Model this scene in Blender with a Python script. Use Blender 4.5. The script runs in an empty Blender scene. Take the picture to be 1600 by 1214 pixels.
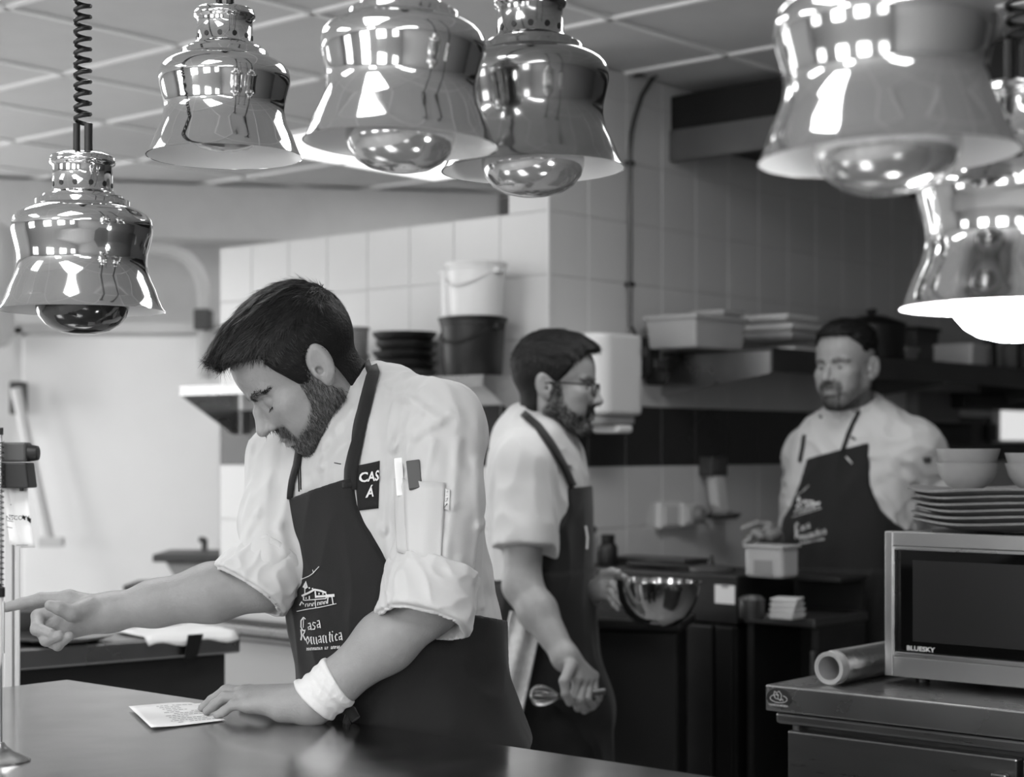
import bpy, bmesh, math, random
import numpy as np
from mathutils import Vector, Matrix
from mathutils.bvhtree import BVHTree

random.seed(7); np.random.seed(7)
PI = math.pi
S = bpy.context.scene
COL = S.collection

# ---------------------------------------------------------------- camera, world, lights, exposure
F = 2670.0                 # focal length in pixels of the 1600 px wide frame
HC = 1.36                  # camera height
HY = 700.0                 # horizon row in the photograph
cam_d = bpy.data.cameras.new('camera')
cam = bpy.data.objects.new('camera', cam_d); COL.objects.link(cam)
cam_d.sensor_width = 36.0
cam_d.lens = F / 1600 * 36.0
cam_d.shift_y = (HY - 607.0) / 1600
cam_d.clip_start = 0.05; cam_d.clip_end = 60
cam.location = (0, 0, HC); cam.rotation_euler = (PI/2, 0, 0)
cam_d.dof.use_dof = True
cam_d.dof.focus_distance = 2.72
cam_d.dof.aperture_fstop = 3.8
S.camera = cam
S.view_settings.view_transform = 'Standard'
S.view_settings.look = 'None'
S.view_settings.gamma = 1.0
S.view_settings.use_curve_mapping = False
S.view_settings.exposure = 0.0
wd = bpy.data.worlds.new('world'); S.world = wd; wd.use_nodes = True
wd.node_tree.nodes['Background'].inputs[0].default_value = (1, 1, 1, 1)
wd.node_tree.nodes['Background'].inputs[1].default_value = 0.35

TH = -math.atan2(.653, .758)          # the kitchen is turned against the view by this angle
CU, SU = math.cos(TH), math.sin(TH)
def K(u, v, z=0.0):                   # kitchen coordinates to world
    return Vector((u*CU - v*SU, u*SU + v*CU, z))
def ray(px, py): return ((px-800)/F, 1.0, (HY-py)/F)
def W(px, py, Y): return Vector(((px-800)/F*Y, Y, HC + (HY-py)/F*Y))
def toK(p): return (p[0]*CU + p[1]*SU, -p[0]*SU + p[1]*CU, p[2])
def kz(px, py, z):
    Y = (z-HC)/((HY-py)/F); return toK(W(px, py, Y))
def kv(px, py, v):
    r = toK(ray(px, py)); t = v/r[1]; return (r[0]*t, v, HC + (HY-py)/F*t)
def ku(px, py, u):
    r = toK(ray(px, py)); t = u/r[0]; return (u, r[1]*t, HC + (HY-py)/F*t)

def area_light(name, u, v, z, su, sv, power, rot=(0, 0, 0), spread=180):
    l = bpy.data.lights.new(name, 'AREA'); l.shape = 'RECTANGLE'; l.size = su; l.size_y = sv
    l.energy = power; l.spread = math.radians(spread)
    o = bpy.data.objects.new(name, l); COL.objects.link(o)
    o.location = K(u, v, z); o.rotation_euler = (rot[0], rot[1], TH + rot[2])
    return o
ZC = 2.59
area_light('window_light', -7.45, 2.6, 1.5, 1.7, 3.2, 22, (0, -PI/2, 0))     # daylight of the left-hand window
# the visible ceiling luminaire, then unseen ones added to light the room (u, v, power); the panels themselves are built below
PANELS = [(-3.90, 5.52, 4), (-5.5, 1.9, 23), (-3.3, 1.9, 14), (-1.8, 3.0, 13), (-1.5, .12, 22), (-3.3, -.48, 26), (.9, -.48, 18), (-1.5, -2.28, 26), (1.5, -2.28, 22)]

area_light('window_light', -2.4, -3.5, 1.6, 1.1, 1.25, 26, (PI/2, 0, 0))       # daylight of the dining-side windows
area_light('window_light', -.2, -3.5, 1.6, 1.1, 1.25, 18, (PI/2, 0, 0))

# ---------------------------------------------------------------- materials
MATS = {}
def g2l(v):
    v = v/255.0
    return v/12.92 if v <= .04045 else ((v+.055)/1.055)**2.4
def mat(name, v, rough=.5, metal=0.0, var=.0, vscale=8.0, bump=0.0, bscale=60.0, stretch=(1, 1, 1), spec=.5, trans=0.0,
        emit=0.0, coat=0.0, alpha=1.0, sheen=0.0, ior=1.45, sss=0.0, rvar=0.0, vcol=False):
    if name in MATS: return MATS[name]
    m = bpy.data.materials.new(name); m.use_nodes = True
    nt = m.node_tree; N = nt.nodes; L = nt.links
    b = N['Principled BSDF']
    c = g2l(v)
    b.inputs['Base Color'].default_value = (c, c, c, 1)
    b.inputs['Roughness'].default_value = rough
    b.inputs['Metallic'].default_value = metal
    b.inputs['Specular IOR Level'].default_value = spec
    b.inputs['Transmission Weight'].default_value = trans
    b.inputs['IOR'].default_value = ior
    b.inputs['Coat Weight'].default_value = coat
    b.inputs['Sheen Weight'].default_value = sheen
    b.inputs['Alpha'].default_value = alpha
    if sss:
        b.inputs['Subsurface Weight'].default_value = sss
        b.inputs['Subsurface Radius'].default_value = (.006, .006, .006)
        b.inputs['Subsurface Scale'].default_value = 1.0
    if emit:
        b.inputs['Emission Color'].default_value = (1, 1, 1, 1)
        b.inputs['Emission Strength'].default_value = emit
    if var or bump or rvar or vcol:
        tc = N.new('ShaderNodeTexCoord'); mp = N.new('ShaderNodeMapping'); L.new(tc.outputs['Object'], mp.inputs[0])
        mp.inputs['Scale'].default_value = stretch
    if var or vcol:
        n = N.new('ShaderNodeTexNoise'); n.inputs['Scale'].default_value = vscale; n.inputs['Detail'].default_value = 6
        L.new(mp.outputs[0], n.inputs['Vector'])
        r = N.new('ShaderNodeMapRange'); r.inputs['From Min'].default_value = .3; r.inputs['From Max'].default_value = .7
        r.inputs['To Min'].default_value = 1-var; r.inputs['To Max'].default_value = 1+var
        L.new(n.outputs['Fac'], r.inputs['Value'])
        mm = N.new('ShaderNodeMath'); mm.operation = 'MULTIPLY'; L.new(r.outputs[0], mm.inputs[0]); mm.inputs[1].default_value = c
        last = mm
        if vcol:
            at = N.new('ShaderNodeAttribute'); at.attribute_name = 'tone'
            m2 = N.new('ShaderNodeMath'); m2.operation = 'MULTIPLY'; L.new(mm.outputs[0], m2.inputs[0]); L.new(at.outputs['Fac'], m2.inputs[1])
            last = m2
        cc = N.new('ShaderNodeCombineColor')
        for i in range(3): L.new(last.outputs[0], cc.inputs[i])
        L.new(cc.outputs[0], b.inputs['Base Color'])
    if rvar:
        n = N.new('ShaderNodeTexNoise'); n.inputs['Scale'].default_value = 7; n.inputs['Detail'].default_value = 5
        L.new(mp.outputs[0], n.inputs['Vector'])
        r = N.new('ShaderNodeMapRange'); r.inputs['To Min'].default_value = max(0, rough-rvar); r.inputs['To Max'].default_value = rough+rvar
        L.new(n.outputs['Fac'], r.inputs['Value']); L.new(r.outputs[0], b.inputs['Roughness'])
    if bump:
        n = N.new('ShaderNodeTexNoise'); n.inputs['Scale'].default_value = bscale; n.inputs['Detail'].default_value = 4
        L.new(mp.outputs[0], n.inputs['Vector'])
        bp = N.new('ShaderNodeBump'); bp.inputs['Strength'].default_value = bump; bp.inputs['Distance'].default_value = .003
        L.new(n.outputs['Fac'], bp.inputs['Height']); L.new(bp.outputs[0], b.inputs['Normal'])
    MATS[name] = m
    return m

M_plaster = mat('plaster', 205, .9, var=.04, bump=.15)
M_plaster_d = mat('dining wall paint', 175, .85, var=.05)
M_tile = mat('white glazed tile', 205, .22, var=.03, vscale=3, bump=.03, bscale=9)
M_tile_dark = mat('black glazed tile', 42, .2, var=.1)
M_grout = mat('grout', 194, .9, var=.06)
M_ceil = mat('ceiling board', 208, .95, var=.03, bump=.2, bscale=120)
M_tbar = mat('ceiling grid metal', 245, .5)
M_floor = mat('floor tile', 170, .4, var=.15)
M_panel = mat('luminaire diffuser', 240, .6, emit=2.0)
M_white = mat('white plastic', 215, .35, var=.02)
M_whitem = mat('white enamel', 238, .35)
M_steel = mat('brushed steel', 165, .28, 1.0, var=.03, vscale=4, rvar=.06, bump=.02, bscale=30)
M_steel_top = mat('worn steel worktop', 170, .17, 1.0, var=.06, vscale=3, rvar=.09, bump=.35, bscale=3.2)
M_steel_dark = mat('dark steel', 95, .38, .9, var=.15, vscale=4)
M_chrome = mat('polished lamp metal', 215, .07, 1.0, var=.03, vscale=5, bump=.03, bscale=14)
M_chrome_d = mat('tarnished lamp metal', 165, .14, 1.0, var=.12, vscale=12, bump=.05, bscale=20)
M_black = mat('black plastic', 24, .45, var=.08)
M_blackg = mat('glossy black glass', 12, .06, spec=.6)
M_dgrey = mat('dark grey plastic', 70, .5, var=.06)
M_grey = mat('grey plastic', 130, .5, var=.05)
M_paper = mat('paper', 225, .9, var=.02)
M_ink = mat('ink', 60, .9, var=.05)
M_inkd = mat('black ink', 25, .9, var=.05)
M_bulbred = mat('dark red bulb glass', 38, .08, spec=.7, coat=.5)
M_bulb = mat('clear bulb glass', 190, .12, .75, var=.05)
M_bulblit = mat('lit bulb', 250, .5, emit=22.0)
M_foil = mat('foil', 225, .28, 1.0, bump=.9, bscale=70)
M_card = mat('cardboard tube', 165, .9, var=.05)
M_ceramic = mat('glazed ceramic', 150, .3, var=.08, vscale=20)
M_slate = mat('grey stoneware', 105, .45, var=.12, vscale=30, bump=.2, bscale=40)
M_hood = mat('hood steel', 60, .45, .35, var=.1)
M_hooddark = mat('hood dark steel', 30, .5, .3, var=.1)
M_cable = mat('black cable', 20, .4)
M_clear = mat('translucent tub plastic', 200, .25, trans=.35, var=.03)
M_window = mat('daylit window', 250, .5, emit=5.0)
M_window_l = mat('hazy daylit window', 250, .5, emit=2.2)

# ---------------------------------------------------------------- mesh helpers
class MB:
    def __init__(s): s.v = []; s.f = []
    def add(s, vs, fs):
        o = len(s.v); s.v += [tuple(p) for p in vs]; s.f += [tuple(o+i for i in f) for f in fs]; return s
    def box(s, x0, x1, y0, y1, z0, z1):
        vs = [(x, y, z) for x in (x0, x1) for y in (y0, y1) for z in (z0, z1)]
        return s.add(vs, [(0, 1, 3, 2), (4, 6, 7, 5), (0, 4, 5, 1), (2, 3, 7, 6), (0, 2, 6, 4), (1, 5, 7, 3)])
    def lathe(s, prof, n=48, c=(0, 0, 0), cap0=True, cap1=True, wob=None):
        vs = []; fs = []
        for r, z in prof:
            for i in range(n):
                a = 2*PI*i/n
                rr = r*(wob(a, z) if wob else 1)
                vs.append((c[0]+rr*math.cos(a), c[1]+rr*math.sin(a), c[2]+z))
        m = len(prof)
        for j in range(m-1):
            for i in range(n):
                k = (i+1) % n
                fs.append((j*n+i, j*n+k, (j+1)*n+k, (j+1)*n+i))
        if cap0: fs.append(tuple(reversed(range(n))))
        if cap1: fs.append(tuple((m-1)*n+i for i in range(n)))
        return s.add(vs, fs)
    def tube(s, pts, r, n=8, closed=False, caps=True):
        pts = [Vector(p) for p in pts]; m = len(pts)
        rs = r if hasattr(r, '__len__') else [r]*m
        vs = []; fs = []; up = None
        for j in range(m):
            if closed: t = pts[(j+1) % m]-pts[j-1]
            else: t = pts[min(j+1, m-1)]-pts[max(j-1, 0)]
            t.normalize()
            if up is None:
                up = Vector((0, 0, 1)) if abs(t.z) < .9 else Vector((1, 0, 0))
            a = t.cross(up); a.normalize(); b = a.cross(t); up = b
            for i in range(n):
                q = 2*PI*i/n
                vs.append(pts[j]+(a*math.cos(q)+b*math.sin(q))*rs[j])
        for j in range(m if closed else m-1):
            j2 = (j+1) % m
            for i in range(n):
                k = (i+1) % n
                fs.append((j*n+i, j2*n+i, j2*n+k, j*n+k))
        if caps and not closed:
            fs.append(tuple(range(n))); fs.append(tuple((m-1)*n+i for i in reversed(range(n))))
        return s.add(vs, fs)
    def prism(s, poly, y0, y1, axis='y'):
        n = len(poly)
        def P(a, b, c): return {'y': (a, c, b), 'x': (c, a, b), 'z': (a, b, c)}[axis]
        vs = [P(a, b, y0) for a, b in poly]+[P(a, b, y1) for a, b in poly]
        fs = [tuple(range(n)), tuple(reversed(range(n, 2*n)))]
        for i in range(n):
            k = (i+1) % n; fs.append((i, i+n, k+n, k))
        return s.add(vs, fs)
    def xf(s, M):
        s.v = [tuple(M @ Vector(p)) for p in s.v]; return s
    def build(s, name, m, parent=None, bevel=0, smooth=None, loc=None, rot=None, seg=2, solid=0, subd=0):
        me = bpy.data.meshes.new(name); me.from_pydata(s.v, [], s.f); me.update()
        bm = bmesh.new(); bm.from_mesh(me); bmesh.ops.recalc_face_normals(bm, faces=bm.faces); bm.to_mesh(me); bm.free()
        me.materials.append(m)
        if smooth is not None:
            me.shade_smooth(); me.set_sharp_from_angle(angle=math.radians(smooth))
        o = bpy.data.objects.new(name, me); COL.objects.link(o)
        if parent: o.parent = parent
        if loc is not None: o.location = loc
        if rot is not None: o.rotation_euler = rot
        if solid:
            md = o.modifiers.new('s', 'SOLIDIFY'); md.thickness = solid; md.offset = 0
        if bevel:
            md = o.modifiers.new('b', 'BEVEL'); md.width = bevel; md.segments = seg; md.limit_method = 'ANGLE'
        if subd:
            md = o.modifiers.new('d', 'SUBSURF'); md.levels = subd; md.render_levels = subd
        return o
def tag(o, label=None, cat=None, group=None, kind=None):
    if label: o['label'] = label
    if cat: o['category'] = cat
    if group: o['group'] = group
    if kind: o['kind'] = kind
    return o
def thing(name, label, cat, loc=(0, 0, 0), rz=0.0, group=None, rot=None):
    o = bpy.data.objects.new(name, None); COL.objects.link(o); o.empty_display_size = .1
    o.location = loc; o.rotation_euler = rot or (0, 0, rz)
    return tag(o, label, cat, group)
def children(o): return [c for c in bpy.data.objects if c.parent == o]
def dup(o, loc=None, rz=None, label=None, parent=None):
    c = o.copy(); COL.objects.link(c)
    if parent: c.parent = parent
    if loc is not None: c.location = loc
    if rz is not None: c.rotation_euler.z = rz
    if label: c['label'] = label
    for ch in children(o): dup(ch, parent=c)
    return c
def kb(name, m, u0, u1, v0, v1, z0, z1, parent=None, bevel=0, seg=2):      # box laid out in kitchen coordinates
    c = ((u0+u1)/2, (v0+v1)/2, z0)
    mb = MB().box(u0-c[0], u1-c[0], v0-c[1], v1-c[1], 0, z1-z0)
    o = mb.build(name, m, None, bevel, seg=seg)
    if parent is None:
        o.location = K(*c); o.rotation_euler = (0, 0, TH)
    else:
        o.parent = parent; p = Vector(toK(parent.location)); o.location = Vector(c)-p
    return o
def kthing(name, label, cat, u, v, z, group=None): return thing(name, label, cat, K(u, v, z), TH, group)

def textmesh(s, size, shear=0.0, extrude=0.0, offset=0.0, bold=False, align='LEFT'):
    cu = bpy.data.curves.new('t', 'FONT'); cu.body = s; cu.size = size; cu.shear = shear; cu.extrude = extrude; cu.offset = offset
    cu.align_x = align; cu.resolution_u = 3
    o = bpy.data.objects.new('t', cu); COL.objects.link(o)
    dg = bpy.context.evaluated_depsgraph_get(); dg.update()
    me = bpy.data.meshes.new_from_object(o.evaluated_get(dg))
    vs = [v.co.copy() for v in me.vertices]; fs = [tuple(p.vertices) for p in me.polygons]
    bpy.data.objects.remove(o); bpy.data.curves.remove(cu); bpy.data.meshes.remove(me)
    return vs, fs

# ---------------------------------------------------------------- the room
UA = -3.374; VA = 4.092       # the convex wall corner
def struct(o): o['kind'] = 'structure'; return o
U0, U1, V0, V1 = -7.6, 3.2, -3.6, 9.8
fl = struct(kb('floor', M_floor, U0, U1, V0, V1, -.1, 0))

ceil = struct(bpy.data.objects.new('ceiling', None)); COL.objects.link(ceil)
ceil.location = K(0, 0, ZC); ceil.rotation_euler = (0, 0, TH)
kb('ceiling_slab', M_ceil, U0, U1, V0, V1, ZC+.03, ZC+.13, ceil)
gO = toK(W(279, 71, 1.23*F/629))
gu = gO[0] % .6; gv = gO[1] % .6
iu0 = math.floor((U0-gu)/.6); iu1 = math.ceil((U1-gu)/.6); iv0 = math.floor((V0-gv)/.6); iv1 = math.ceil((V1-gv)/.6)
bars = MB()
for i in range(iu0, iu1+1):
    u = gu+.6*i
    if U0 < u < U1: bars.box(u-.009, u+.009, V0, V1, -.006, .02)
for j in range(iv0, iv1+1):
    v = gv+.6*j
    if V0 < v < V1: bars.box(U0, U1, v-.009, v+.009, -.006, .019)
bars.build('ceiling_grid', M_tbar, ceil)
psnap = []
for (pu, pv, pw) in PANELS:
    i = round((pu-.3-gu)/.6); j = round((pv-.6-gv)/.6)
    if (pu, pv) == PANELS[0][:2]:
        q = toK(W(665, 279, 1.23*F/421)); i = round((q[0]-gu)/.6); j = round((q[1]-gv)/.6)-2
    psnap.append((i, j, pw))
taken = {(i, j+k) for i, j, _ in psnap for k in (0, 1)}
tile_me = None
for i in range(iu0, iu1):
    for j in range(iv0, iv1):
        u = gu+.6*i; v = gv+.6*j
        if (i, j) in taken: continue
        if u < U0+.01 or u+.6 > U1 or v < V0 or v+.6 > V1: continue
        c = K(u+.3, v+.3)
        if c.y < .9: continue
        if tile_me is None:
            o = MB().box(-.293, .293, -.293, .293, 0, .018).build('ceiling_tile', M_ceil, ceil, 0); tile_me = o.data
        else:
            o = bpy.data.objects.new('ceiling_tile', tile_me); COL.objects.link(o); o.parent = ceil
        o.location = (u+.3, v+.3, .003)
mb = MB()
for i in range(iu0, iu1):
    for j in range(iv0, iv1):
        u = gu+.6*i; v = gv+.6*j
        if (i, j) in taken: continue
        if K(u+.3, v+.3).y < .9: mb.box(u+.008, u+.592, v+.008, v+.592, .003, .021)
o = mb.build('ceiling_board', M_ceil, ceil); o['kind'] = 'stuff'
for n, (i, j, pw) in enumerate(psnap):
    u = gu+.6*i; v = gv+.6*j
    t = kthing('ceiling_light', ['lit rectangular ceiling light behind the shiny lamps', 'ceiling light panel outside the view'][n > 0], 'ceiling light', u+.3, v+.6, ZC, 'recessed ceiling lights' if n > 0 else None)
    MB().box(-.285, .285, -.585, .585, -.004, .02).build('diffuser', M_panel, t)
    fr = MB(); fr.box(-.3, -.28, -.6, .6, -.009, .02); fr.box(.28, .3, -.6, .6, -.009, .02); fr.box(-.28, .28, -.6, -.58, -.009, .02); fr.box(-.28, .28, .58, .6, -.009, .02)
    fr.build('frame', M_whitem, t)
    area_light('panel_light', u+.3, v+.6, ZC-.02, .55, 1.15, pw)

def wall_tiles(parent, n0, n1, zlo, zhi, dark, place, wide=.2):
    """individual 20 cm tiles; place(a, z) gives the local location; shared mesh"""
    global WT
    a = n0
    while a < n1-1e-6:
        z = .1
        while z < zhi-1e-6:
            if z >= zlo-1e-6:
                dk = abs(z-1.30) < .01
                me = WT[(dk, z+.2 > zhi+.01)] if (dk, False) in WT else None
                o = bpy.data.objects.new('tile', WT[(dk, False)]); COL.objects.link(o); o.parent = parent
                hh = min(.2, zhi-z); ww = min(wide, n1-a)
                o.location, o.rotation_euler = place(a, z)
                o.scale = ((ww-.003)/.197 if ww < wide-1e-6 else 1, 1, (hh-.003)/.197 if hh < .2-1e-6 else 1)
            z += .2
        a += wide
WT = {}
for dk in (False, True):
    o = MB().box(0, .197, -.007, 0, 0, .197).build('tile', M_tile_dark if dk else M_tile, None, 0)
    bm = bmesh.new(); bm.from_mesh(o.data); bmesh.ops.bevel(bm, geom=[e for e in bm.edges if all(v.co.y < -.006 for v in e.verts)], offset=.002, segments=1, affect='EDGES'); bm.to_mesh(o.data); bm.free()
    o.data.materials.clear(); o.data.materials.append(M_tile_dark if dk else M_tile)
    WT[(dk, False)] = o.data; WT[(dk, True)] = o.data
    bpy.data.objects.remove(o)
# partition wall A, 2.10 m high, facing the pass, with the full-height pier at its right end
wl = 1.58
wA = struct(kb('wall_left', M_grout, UA-wl, UA-.009, VA+.003, VA+.16, 0, 2.10))
wA0 = Vector(toK(wA.location))
def placeA(a, z): return (Vector((UA-a-.2, VA+.007, z))-wA0 if a+.2 <= wl+1e-6 else Vector((UA-wl, VA+.007, z))-wA0), (0, 0, 0)
wall_tiles(wA, .0, wl, .9, 2.10, True, placeA)
pier = struct(kb('wall_pier', M_grout, UA-.165, UA-.009, VA+.003, VA+.155, 2.10, ZC))
p0 = Vector(toK(pier.location))
for z in (2.10, 2.30, 2.50):
    o = bpy.data.objects.new('tile', WT[(False, False)]); COL.objects.link(o); o.parent = pier
    o.location = Vector((UA-.165, VA+.007, z))-p0; o.scale = (.165/.2, 1, 1 if z < 2.5 else .44)
kb('metal_strip', mat('corner strip', 205, .3), UA-.010, UA+.002, VA-.002, VA+.010, .9, ZC, pier)
# wall B, running away to the right
wB = struct(kb('wall_right', M_grout, UA-.15, UA-.003, VA+.009, V1, 0, ZC))
b0 = Vector(toK(wB.location))
def placeB(a, z): return (Vector((UA-.007, VA+a, z))-b0), (0, 0, PI/2)
wall_tiles(wB, .0, 4.0, .7, ZC, True, placeB)
o = MB().box(UA-.009, UA-.001, VA+4.0, V1, .7, ZC).build('plain_wall', M_tile, wB); o.location = -b0
# far room behind the partition
wfar = struct(MB().box(-4.6, 1.2, 0, .1, 0, ZC).build('wall_back', M_plaster)); wfar.location = (-1.3, 8.25, 0); wfar.rotation_euler = (0, 0, math.atan2(.53, 2.3)*.85)
sof = struct(MB().box(-4.4, 1.2, -.30, -.005, 2.33, ZC-.01).build('trim_soffit', M_plaster)); sof.location = wfar.location; sof.rotation_euler = wfar.rotation_euler
# outer walls of the room round the camera
struct(kb('wall_outer_left', M_plaster, U0-.1, U0, V0, V1, 0, ZC))
struct(kb('wall_outer_right', M_plaster_d, U1, U1+.1, V0, V1, 0, ZC))
struct(kb('wall_front', M_plaster_d, U0, U1, V0-.1, V0, 0, ZC))
struct(kb('wall_end', M_plaster_d, UA, U1, V1, V1+.1, 0, ZC))
for n, (u, w) in enumerate([(-5.6, 1.5), (-2.4, 1.1), (-.2, 1.1), (1.9, .9)]):
    wn = struct(kthing('window_%d' % (n+1), None, None, u, V0, 1.0)); wn.name = 'window_%d' % (n+1)
    MB().box(-w/2, w/2, .004, .02, 0, 1.25).build('pane', M_window, wn)
    fr = MB(); fr.box(-w/2-.06, -w/2, 0, .06, -.06, 1.31); fr.box(w/2, w/2+.06, 0, .06, -.06, 1.31); fr.box(-w/2, w/2, 0, .06, -.06, 0); fr.box(-w/2, w/2, 0, .06, 1.25, 1.31); fr.box(-.025, .025, 0, .05, 0, 1.25)
    fr.build('window_frame', M_whitem, wn)

wn = struct(thing('window_5', None, None, K(U0, 2.6, .6), TH))
MB().box(.004, .02, -1.6, 1.6, 0, 1.75).build('pane', M_window_l, wn)
fr = MB(); fr.box(0, .06, -1.66, -1.6, -.06, 1.81); fr.box(0, .06, 1.6, 1.66, -.06, 1.81); fr.box(0, .06, -1.6, 1.6, -.06, 0); fr.box(0, .06, -1.6, 1.6, 1.75, 1.81); fr.box(0, .05, -.03, .03, 0, 1.75)
fr.build('window_frame', M_whitem, wn)
# far room: white cold-room door, bent wall pipe, sanitary box, slanted rail
M_doorw = mat('white laminate', 232, .35, var=.01)
t = tag(struct(thing('door_1', None, None, W(190, 700, 7.35)*1.0, 0)), None, None); t.location.z = 0
dm = MB(); dm.box(-.43, .43, 0, .08, .02, 1.36+175*7.35/F); dm.build('door_leaf', M_doorw, t, .01)
fr = MB(); fr.box(-.47, -.435, .02, .1, 0, 1.88); fr.box(.435, .47, .02, .1, 0, 1.88); fr.box(-.47, .47, .02, .1, 1.855, 1.90); fr.build('door_frame', mat('off white frame', 205, .5), t)
kk = thing('vent_pipe', 'pale bent wall pipe above the white door', 'pipe', W(0, 700, 7.3))
pts = []
for (x, y) in [(30, 388), (60, 389), (160, 390), (240, 390), (268, 392), (292, 402), (308, 420), (317, 442), (320, 470), (320, 520), (319, 590)]:
    pts.append(W(x, y, 7.3)-kk.location)
MB().tube(pts, .03, 12).build('pipe_run', mat('grey pipe paint', 188, .5), kk, smooth=50)
c = W(318, 500, 7.3)-kk.location; MB().box(c.x-.035, c.x+.035, c.y-.05, c.y+.05, c.z-.045, c.z+.045).build('valve', M_dgrey, kk, .008)
t = thing('wall_phone', 'small dark box on the wall left of the white door', 'switch box', W(29, 622, 7.25))
MB().box(-.03, .03, -.04, .04, -.07, .07).build('box', M_dgrey, t, .008); MB().box(-.02, .02, -.05, -.04, -.01, .03).build('panel', M_grey, t)
t = thing('squeegee', 'pale squeegee pole leaning in front of the white door', 'pole', W(50, 740, 7.0))
MB().tube([(-.08, .05, .35), (.07, .0, -.27)], .022, 10).build('pole', mat('pale pole', 196, .5), t, smooth=50)
MB().box(.03, .13, -.02, .02, -.30, -.26).build('blade', mat('pale pole', 196, .5), t, .005)
# boiler cut by the left edge of the picture
t = thing('water_heater', 'white water heater on the far wall, cut by the left picture edge', 'boiler', W(-48, 545, 6.95))
MB().lathe([(.05, 0), (.14, .006), (.165, .03), (.178, .06), (.178, .46), (.165, .49), (.14, .508), (.05, .514)], 40).build('tank', M_white, t, smooth=40)
MB().tube([(0, 0, 0), (0, 0, -.1)], .012, 8).build('pipe_stub', M_steel, t)
MB().box(-.1, .1, .12, .28, .1, .4).build('bracket', M_grey, t)

# tiled half wall at the left edge with its corner strip
pl = struct(thing('wall_pillar', None, None, (-.950, 3.3, 0), .29))
MB().box(-.8, -.004, .004, .2, 0, 1.27).build('pillar_core', M_grout, pl)
for i in range(4):
    for j in range(7):
        if j*.2 < .45: continue
        hh = min(.2, 1.27-(j*.2-.03+.0)) 
        o = bpy.data.objects.new('tile', WT[(False, False)]); COL.objects.link(o); o.parent = pl
        o.location = (-.235-.2*i, .007, .992+.2*(j-5)); 
MB().box(-.03, -.014, -.006, .012, .4, 1.27).build('metal_strip', M_white, pl, .002)
MB().box(-.010, .0, -.004, .012, .4, 1.27).build('metal_strip', M_white, pl, .002)

# ------------------------------------------------------------ pass counter
zt = .93
cu0 = kz(92, 1063, zt); 
vE = 1.868
t = kthing('pass_counter', 'long steel pass counter the bearded cook leans on, nearest to the camera', 'counter', -2.70, 1.0, 0)
MB().box(0, 4.4, -.05, vE-1.0, zt-.045, zt).build('worktop', M_steel_top, t, .004)
MB().box(.03, 4.37, .0, vE-1.04, .1, zt-.046).build('cabinet', M_steel, t, .004)
for i in range(4):
    MB().box(.08+i*1.07, 1.1+i*1.07, -.02, -.001, .15, .86).build('door', M_steel, t, .004)
for x in (.1, 2.2, 4.3):
    for y in (.1, vE-1.15): MB().lathe([(.025, 0), (.025, .1)], 12, (x, y, 0)).build('leg', M_steel, t)

# ticket stand at the left edge
bp = kz(0, 1189, zt); bw = K(bp[0], bp[1], zt)
t = thing('ticket_stand', 'steel pole stand with a grey clamp on the near counter at the left edge', 'stand', bw)
MB().lathe([(.041, 0), (.041, .002), (.034, .006), (.018, .013), (.009, .02), (.0055, .026)], 32).build('base', M_steel, t, smooth=35)
MB().lathe([(.003, .02), (.003, .45)], 10).build('pole', M_steel, t)
MB().lathe([(.0046, .448), (.0046, .458)], 10).build('pole_cap', M_black, t)
Yb = bw.y
def L(px, py, dy=0): p = W(px, py, Yb+dy)-bw; return p
def lbox(x0, x1, y0, y1, d0, d1):       # picture-frame extents at the stand's distance
    a = L(x0, y1); b = L(x1, y0); return MB().box(a.x, b.x, d0, d1, a.z, b.z)
lbox(-60, 36, 691, 722, .012, .045).build('clamp', M_dgrey, t, .003)
mb = MB(); a = L(36, 724); mb.tube([(a.x-.002, .028, a.z+.014), (a.x+.014, .028, a.z+.014)], [.0125, .010], 18); mb.build('clamp_knob', M_black, t, .002, smooth=40)
a = L(-60, 763); b = L(38, 723); c = L(43, 763)
MB().prism([(a.x, a.z), (c.x, a.z), (b.x, b.z), (a.x, b.z)], .008, .05).build('clip_block', M_black, t, .002)
a = L(24, 768); MB().box(a.x, a.x+.004, .02, .026, a.z, a.z+.008).build('clip_pin', M_black, t)

# tickets hanging from the clip
def ticket(name, label, poly, dy, curl, marks):
    tt = thing(name, label, 'ticket', bw+L(20, 763)+Vector((0, .028+dy, 0)), group='paper tickets hanging from the clip')
    o0 = L(20, 763)
    mb = MB(); n = 10; vs = []; fs = []
    (x0, y0), (x1, y1), (x2, y2), (x3, y3) = poly      # tl tr br bl
    for j in range(n+1):
        f = j/n
        for i in range(5):
            g = i/4
            px = (x0*(1-g)+x1*g)*(1-f)+(x3*(1-g)+x2*g)*f; py = (y0*(1-g)+y1*g)*(1-f)+(y3*(1-g)+y2*g)*f
            p = L(px, py)-o0; vs.append((p.x, curl*math.sin(f*2.6)+.003*math.sin(g*3+f*2), p.z))
    for j in range(n):
        for i in range(4):
            a = j*5+i; fs.append((a, a+1, a+6, a+5))
    mb.add(vs, fs).build('sheet', M_paper, tt, solid=.0004, smooth=60)
    for (kx, ky, kw, kh, ang) in marks:
        p = L(kx, ky)-o0; f = (ky-y0)/(y2-y0)
        d = curl*math.sin(f*2.6)-.0045
        m = MB().box(-kw/2, kw/2, -.0002, .0002, -kh/2, kh/2)
        m.build('print_line', M_ink, tt, loc=(p.x, d, p.z), rot=(0, ang, 0))
    return tt, o0
tk, o0 = ticket('ticket', 'order ticket hanging from the black clip, printed side with scribble', [(4, 763), (34, 763), (48, 857), (24, 858)], 0, -.006,
       [(12, 806, .008, .0008, .1), (10, 815, .009, .0008, .15), (9, 825, .008, .0008, .2), (28, 853, .016, .0006, 0)])
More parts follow.
